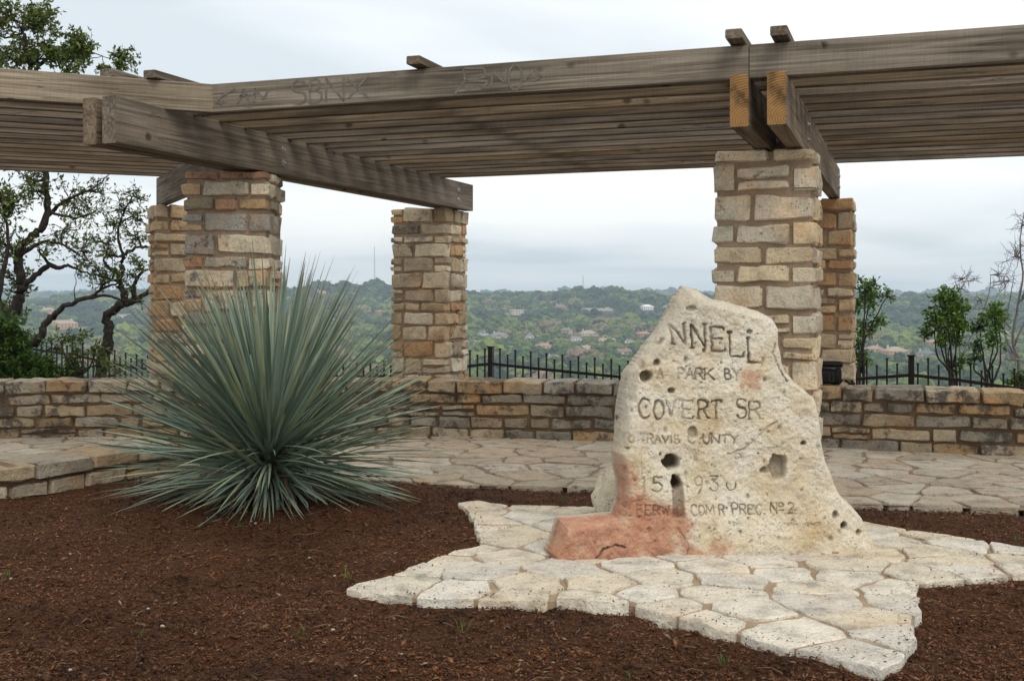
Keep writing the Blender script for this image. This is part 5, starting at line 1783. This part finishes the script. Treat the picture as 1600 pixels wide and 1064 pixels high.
# broadcasting masts on the ridge
def mast(px, top, bottom, d, w, label):
    p = at(px, bottom, d)
    h = (bottom - top) / F * d
    t_ = thing('radio_mast', label, 'mast', (p.x, p.y, p.z - 12))
    s_ = 3
    for k in range(3):
        an = 2*math.pi*k/3
        MB().tube([(w*math.cos(an), w*math.sin(an), 0), (w*0.35*math.cos(an), w*0.35*math.sin(an), h + 12)], [0.45, 0.3], 4).build('leg', M['steel'], t_)
    n_ = 12
    mb_ = MB()
    for i in range(n_):
        q = i / n_
        z = (h + 12) * q; ww = w * (1 - 0.65*q)
        for k in range(3):
            a0, a1 = 2*math.pi*k/3, 2*math.pi*(k+1)/3
            z2 = (h + 12) * (i+1) / n_; w2 = w * (1 - 0.65*(i+1)/n_)
            mb_.tube([(ww*math.cos(a0), ww*math.sin(a0), z), (w2*math.cos(a1), w2*math.sin(a1), z2)], [0.22, 0.22], 3, False)
    mb_.build('bracing', M['steel'], t_)
    MB().tube([(0, 0, h + 12), (0, 0, h + 12 + h*0.12)], [0.3, 0.15], 4).build('antenna', M['steel'], t_)
mast(585, 386, 452, 3100, 2.2, 'tall thin lattice mast on the ridge left of the middle pillar')
mast(911, 432, 460, 3100, 1.1, 'short needle thin mast on the ridge above the white villa')

# wooded valley: one mass of far crowns
random.seed(8)
crown_col = bpy.data.collections.new('crown_sources')
m, t, b = new_mat('far_foliage', 0.9)
g = G(t)
ia = g.n('ShaderNodeAttribute'); ia.attribute_type = 'INSTANCER'; ia.attribute_name = 'tint'
ge = g.n('ShaderNodeNewGeometry')
tco = g.n('ShaderNodeTexCoord')
c = g.ramp(ia.outputs['Fac'], [(0.0, (0.014, 0.028, 0.014)), (0.3, (0.034, 0.060, 0.024)), (0.55, (0.070, 0.110, 0.026)), (0.75, (0.15, 0.19, 0.042)), (0.88, (0.15, 0.12, 0.06)), (1.0, (0.20, 0.155, 0.11))])
nn_ = g.noise(tco.outputs['Object'], 5, 5, 0.7)
c = g.mix(0.8, c, g.ramp(nn_, [(0.35, BW(0.45)), (0.6, BW(1.3))]), 'MULTIPLY')
g.l(c, b.inputs['Base Color'])
M['far_leaf'] = m
for k in range(6):
    bm = bmesh.new()
    bmesh.ops.create_icosphere(bm, subdivisions=3, radius=0.5)
    for v_ in bm.verts:
        p = v_.co.normalized()
        d_ = 1 + 0.55*float(vnoise(p.x*2.2 + p.z*1.3 + k*7, p.y*2.2 - p.z*1.7)) + 0.55*float(vnoise(p.x*5.5 + p.z*4 + k*3, p.y*5.5 + p.z*3.1)) + random.uniform(-0.09, 0.09)
        v_.co = Vector((p.x*0.5*d_, p.y*0.5*d_, 0.28 + p.z*0.36*d_))
    me = bpy.data.meshes.new('crown'); bm.to_mesh(me); bm.free(); me.materials.append(m)
    crown_col.objects.link(bpy.data.objects.new('crown_source', me))
NT = 60000
r_ = np.random.default_rng(12)
# even spread in depth, weighted to the far slope
Yt = np.concatenate([r_.uniform(760, 2200, int(NT*0.36)), r_.uniform(2100, 3330, int(NT*0.60)), r_.uniform(6300, 7300, int(NT*0.04))])
Xt = (r_.random(len(Yt))*2 - 1) * Yt * 0.60
Zt = terrain(Xt, Yt)
size = (7.5 + r_.gamma(2.0, 3.2, len(Yt))) * np.where(Yt < 2150, 0.95, 1.15) * np.where(Yt > 5000, 2.2, 1.0)
keep = np.ones(len(Yt), bool)
for hx, hy, w_ in clear:
    ux, uy = -hx / math.hypot(hx, hy), -hy / math.hypot(hx, hy)
    dx_, dy_ = Xt - hx, Yt - hy
    al_ = dx_*ux + dy_*uy          # towards the viewer
    pe_ = np.abs(dx_*uy - dy_*ux)
    front = 55 if hy < 2150 else 40
    keep &= ~((pe_ < w_*0.62 + 3) & (al_ > -w_*0.5) & (al_ < w_*0.4 + front) & (r_.random(len(Yt)) < 0.93))
    low_ = (pe_ < w_*0.8 + 4) & (al_ > 0) & (al_ < 170)
    size = np.where(low_, size * 0.6, size)
Xt, Yt, Zt, size = Xt[keep], Yt[keep], Zt[keep], size[keep]
tint = np.clip(0.42 + 0.55*fbm(Xt/140, Yt/140, 3) + r_.normal(0, 0.24, len(Xt)) + np.where(Yt < 2150, 0.10, -0.10), 0, 1)
me = bpy.data.meshes.new('valley_woods')
me.from_pydata(np.stack([Xt, Yt, Zt - 0.8], -1).tolist(), [], [])
for nm, arr in (('size', size), ('tint', tint)):
    a_ = me.attributes.new(nm, 'FLOAT', 'POINT'); a_.data.foreach_set('value', arr.astype(np.float32))
woods = bpy.data.objects.new('valley_woods', me)
COL.objects.link(woods)
woods['kind'] = 'stuff'
tag(woods, 'mass of far tree crowns covering the valley and the ridge', 'woods')
ng = bpy.data.node_groups.new('scatter_crowns', 'GeometryNodeTree')
ng.interface.new_socket('Geometry', in_out='INPUT', socket_type='NodeSocketGeometry')
ng.interface.new_socket('Geometry', in_out='OUTPUT', socket_type='NodeSocketGeometry')
n_in = ng.nodes.new('NodeGroupInput'); n_out = ng.nodes.new('NodeGroupOutput')
iop = ng.nodes.new('GeometryNodeInstanceOnPoints')
ci_ = ng.nodes.new('GeometryNodeCollectionInfo'); ci_.inputs['Collection'].default_value = crown_col
ci_.inputs['Separate Children'].default_value = True; ci_.inputs['Reset Children'].default_value = True
iop.inputs['Pick Instance'].default_value = True
na = ng.nodes.new('GeometryNodeInputNamedAttribute'); na.data_type = 'FLOAT'; na.inputs['Name'].default_value = 'size'
rv = ng.nodes.new('FunctionNodeRandomValue'); rv.data_type = 'FLOAT'; rv.inputs[2].default_value = 0.0; rv.inputs[3].default_value = 6.283
cx_ = ng.nodes.new('ShaderNodeCombineXYZ')
ng.links.new(rv.outputs[1], cx_.inputs[2])
ng.links.new(n_in.outputs[0], iop.inputs['Points'])
ng.links.new(ci_.outputs[0], iop.inputs['Instance'])
ng.links.new(cx_.outputs[0], iop.inputs['Rotation'])
ng.links.new(na.outputs[0], iop.inputs['Scale'])
ng.links.new(iop.outputs[0], n_out.inputs[0])
md = woods.modifiers.new('scatter', 'NODES'); md.node_group = ng

# ================================================================== MULCH, SPROUTS, PEBBLES
r_ = np.random.default_rng(5)
NC = 190000
yy = 3.5 + (r_.random(NC) ** 1.35) * 5.4
xx = (r_.random(NC)*2 - 1) * (yy * 0.50 + 0.5)
sa = np.array(star)
onstar = inside(star, xx, yy)
edge_y = np.interp(xx, [p[0] for p in edge], [p[1] for p in edge])
lowpx = Path(low)
low_y = np.interp(xx, lowpx.x, lowpx.y)
lim = np.where(xx < -2.4, low_y - 0.03, edge_y - 0.01)
k_ = (~onstar) & (yy < lim)
sdm = np.full(NC, 9.0)
for q_ in range(len(star)):
    dd_, _t = seg_dist(xx, yy, star[q_], star[(q_+1) % len(star)])
    sdm = np.minimum(sdm, dd_)
spill = (~k_) & onstar & (r_.random(NC) < np.where(sdm < 0.05, 0.16, np.where(sdm < 0.14, 0.035, 0.004)))
k_ |= spill
xx, yy = xx[k_], yy[k_]
spz = np.where(spill[k_], STAR_Z + 0.004, mulch_z(xx, yy))
n_ = len(xx)
ln = r_.gamma(1.6, 0.009, n_) + 0.005
ln = np.where(spill[k_], np.minimum(ln, 0.020), ln)
wd = ln * r_.uniform(0.12, 0.35, n_) + 0.002
th = wd * r_.uniform(0.25, 0.6, n_)
az = r_.uniform(0, 2*math.pi, n_); tl = r_.normal(0, 0.32, n_)
ux = np.cos(az)*np.cos(tl); uy = np.sin(az)*np.cos(tl); uz = np.sin(tl)
px_, py_ = -np.sin(az), np.cos(az)
C_ = np.stack([xx, yy, spz + r_.uniform(0.0, 0.014, n_)], -1)
uu = np.stack([ux, uy, uz], -1); pp = np.stack([px_, py_, r_.normal(0, 0.3, n_)], -1)
up_ = np.stack([np.zeros(n_), np.zeros(n_), np.ones(n_)], -1)
v0 = C_ - uu*ln[:, None]/2; v1 = C_ + pp*wd[:, None]/2 + up_*th[:, None]*0.6; v2 = C_ - pp*wd[:, None]/2 + up_*th[:, None]*0.4; v3 = C_ + uu*ln[:, None]/2 + up_*th[:, None]*0.2
verts = np.stack([v0, v1, v2, v3], 1).reshape(-1, 3)
b0 = np.arange(n_)[:, None] * 4
tris = np.concatenate([b0 + np.array([[0, 2, 1]]), b0 + np.array([[1, 2, 3]]), b0 + np.array([[0, 1, 3]]), b0 + np.array([[0, 3, 2]])], 0)
m, t, b = new_mat('shredded_bark_mulch', 0.9)
g = G(t)
ge = g.n('ShaderNodeNewGeometry')
c = g.ramp(ge.outputs['Random Per Island'], [(0, (0.026, 0.011, 0.005)), (0.35, (0.115, 0.045, 0.017)), (0.7, (0.225, 0.092, 0.035)), (0.93, (0.28, 0.135, 0.06)), (0.98, (0.24, 0.16, 0.10)), (1.0, (0.38, 0.29, 0.20))])
pn = g.noise(ge.outputs['Position'], 1.1, 4, 0.6)
c = g.mix(0.9, c, g.ramp(pn, [(0.36, BW(0.32)), (0.5, BW(0.95)), (0.66, BW(1.35))]), 'MULTIPLY')
g.l(c, b.inputs['Base Color'])
ch = np_mesh('mulch_chips', verts, tris, m, k=3)
struct(ch, 'stuff')
tag(ch, 'dark red brown shredded bark mulch covering the bed', 'mulch')
# fallen twigs, pale wood splinters and pebbles among the mulch: one scatter
mb_ = MB()
random.seed(17)
def free_spot():
    while True:
        y = random.uniform(4.0, 8.0); x = random.uniform(-1, 1) * (y*0.48)
        if not inside(star, np.array([x]), np.array([y]))[0] and y < (np.interp(x, [p[0] for p in edge], [p[1] for p in edge]) if x > -2.4 else 7.4):
            return x, y, float(mulch_z(x, y))
for _ in range(90):
    x, y, z = free_spot()
    a_ = random.uniform(0, 6.28); l_ = random.uniform(0.03, 0.11)
    mb_.tube([(x, y, z + 0.012), (x + math.cos(a_)*l_/2, y + math.sin(a_)*l_/2, z + 0.02), (x + math.cos(a_+.3)*l_, y + math.sin(a_+.3)*l_, z + 0.014)], [0.0022, 0.002, 0.0012], 4, False)
o = mb_.build('fallen_twigs', M['twig']); struct(o, 'stuff'); tag(o, 'thin pale twigs scattered over the mulch', 'twigs')
mb_ = MB()
for _ in range(16):
    x, y, z = free_spot()
    r0 = random.uniform(0.004, 0.010)
    mb_.tube([(x - r0, y, z + 0.012), (x - r0*0.5, y, z + 0.013), (x + r0*0.5, y, z + 0.014), (x + r0*1.1, y, z + 0.012)], [r0*0.3, r0*0.8, r0*0.7, r0*0.2], 5)
o = mb_.build('pebbles', simple_noise_mat('pale_pebble', (0.30, 0.27, 0.22), (0.45, 0.41, 0.35), 30)); struct(o, 'stuff'); tag(o, 'small pale limestone chips lying in the mulch', 'pebbles')
# grass tufts
tufts = [(722, 980, 'by the left tip of the flagstone star', 1.0), (468, 985, 'in the open mulch at the lower left', 0.8), (838, 950, 'at the lower edge of the flagstone star', 0.7), (1132, 1035, 'below the lowest flagstones', 0.6),
         (880, 780, 'in the mulch strip left of the monument', 0.8), (1416, 822, 'in the mulch strip right of the monument', 0.8), (1590, 840, 'at the right edge of the mulch strip', 0.7), (12, 905, 'at the left picture edge', 0.7),
         (15, 815, 'in front of the kerb wall', 0.6), (545, 905, 'touching the left tip of the flagstone star', 0.9), (220, 985, 'in the left part of the mulch', 0.9), (375, 825, 'in front of the spiky plant', 0.6), (985, 1052, 'at the bottom picture edge', 0.5), (1370, 1050, 'at the lowest tip of the flagstone star', 0.6)]
for x_, y_, where, s_ in tufts:
    p = ground(x_, y_)
    p.z = float(mulch_z(p.x, p.y))
    v = []; f = []
    for k in range(random.randint(9, 15)):
        az_ = random.uniform(0, 6.28); l_ = random.uniform(0.035, 0.085)*s_; ben = random.uniform(0.3, 1.1); w_ = 0.0024
        bx, by = random.uniform(-.03, .03)*s_, random.uniform(-.03, .03)*s_
        n0 = len(v)
        for i in range(4):
            q = i/3
            cx_, cy_ = bx + math.cos(az_)*l_*ben*q*q, by + math.sin(az_)*l_*ben*q*q
            cz_ = l_*q*(1 - 0.3*q*ben)
            ww = w_*(1 - q*0.9)
            v += [(cx_ - math.sin(az_)*ww, cy_ + math.cos(az_)*ww, cz_), (cx_ + math.sin(az_)*ww, cy_ - math.cos(az_)*ww, cz_)]
        for i in range(3):
            f.append((n0+2*i, n0+2*i+1, n0+2*i+3, n0+2*i+2))
    o = mesh_obj('grass_tuft', v, f, M['grass'], None, False, (p.x, p.y, p.z + 0.004))
    tag(o, 'small green grass tuft ' + where, 'grass tuft', 'grass tufts sprouting in the mulch')

# ================================================================== HAZE over the valley
hb = MB().box((0, 4600, 45), (13600, 9800, 310)).build('haze')
m = bpy.data.materials.new('valley_haze'); m.use_nodes = True
t = m.node_tree
t.nodes.remove(t.nodes['Principled BSDF'])
pv = t.nodes.new('ShaderNodeVolumePrincipled')
pv.inputs['Color'].default_value = (0.70, 0.86, 1.0, 1)
pv.inputs['Density'].default_value = 0.00013
pv.inputs['Anisotropy'].default_value = 0.0
t.links.new(pv.outputs[0], t.nodes['Material Output'].inputs['Volume'])
hb.data.materials.append(m)
struct(hb, 'stuff')
tag(hb, 'thin pale haze in the air over the valley', 'haze')
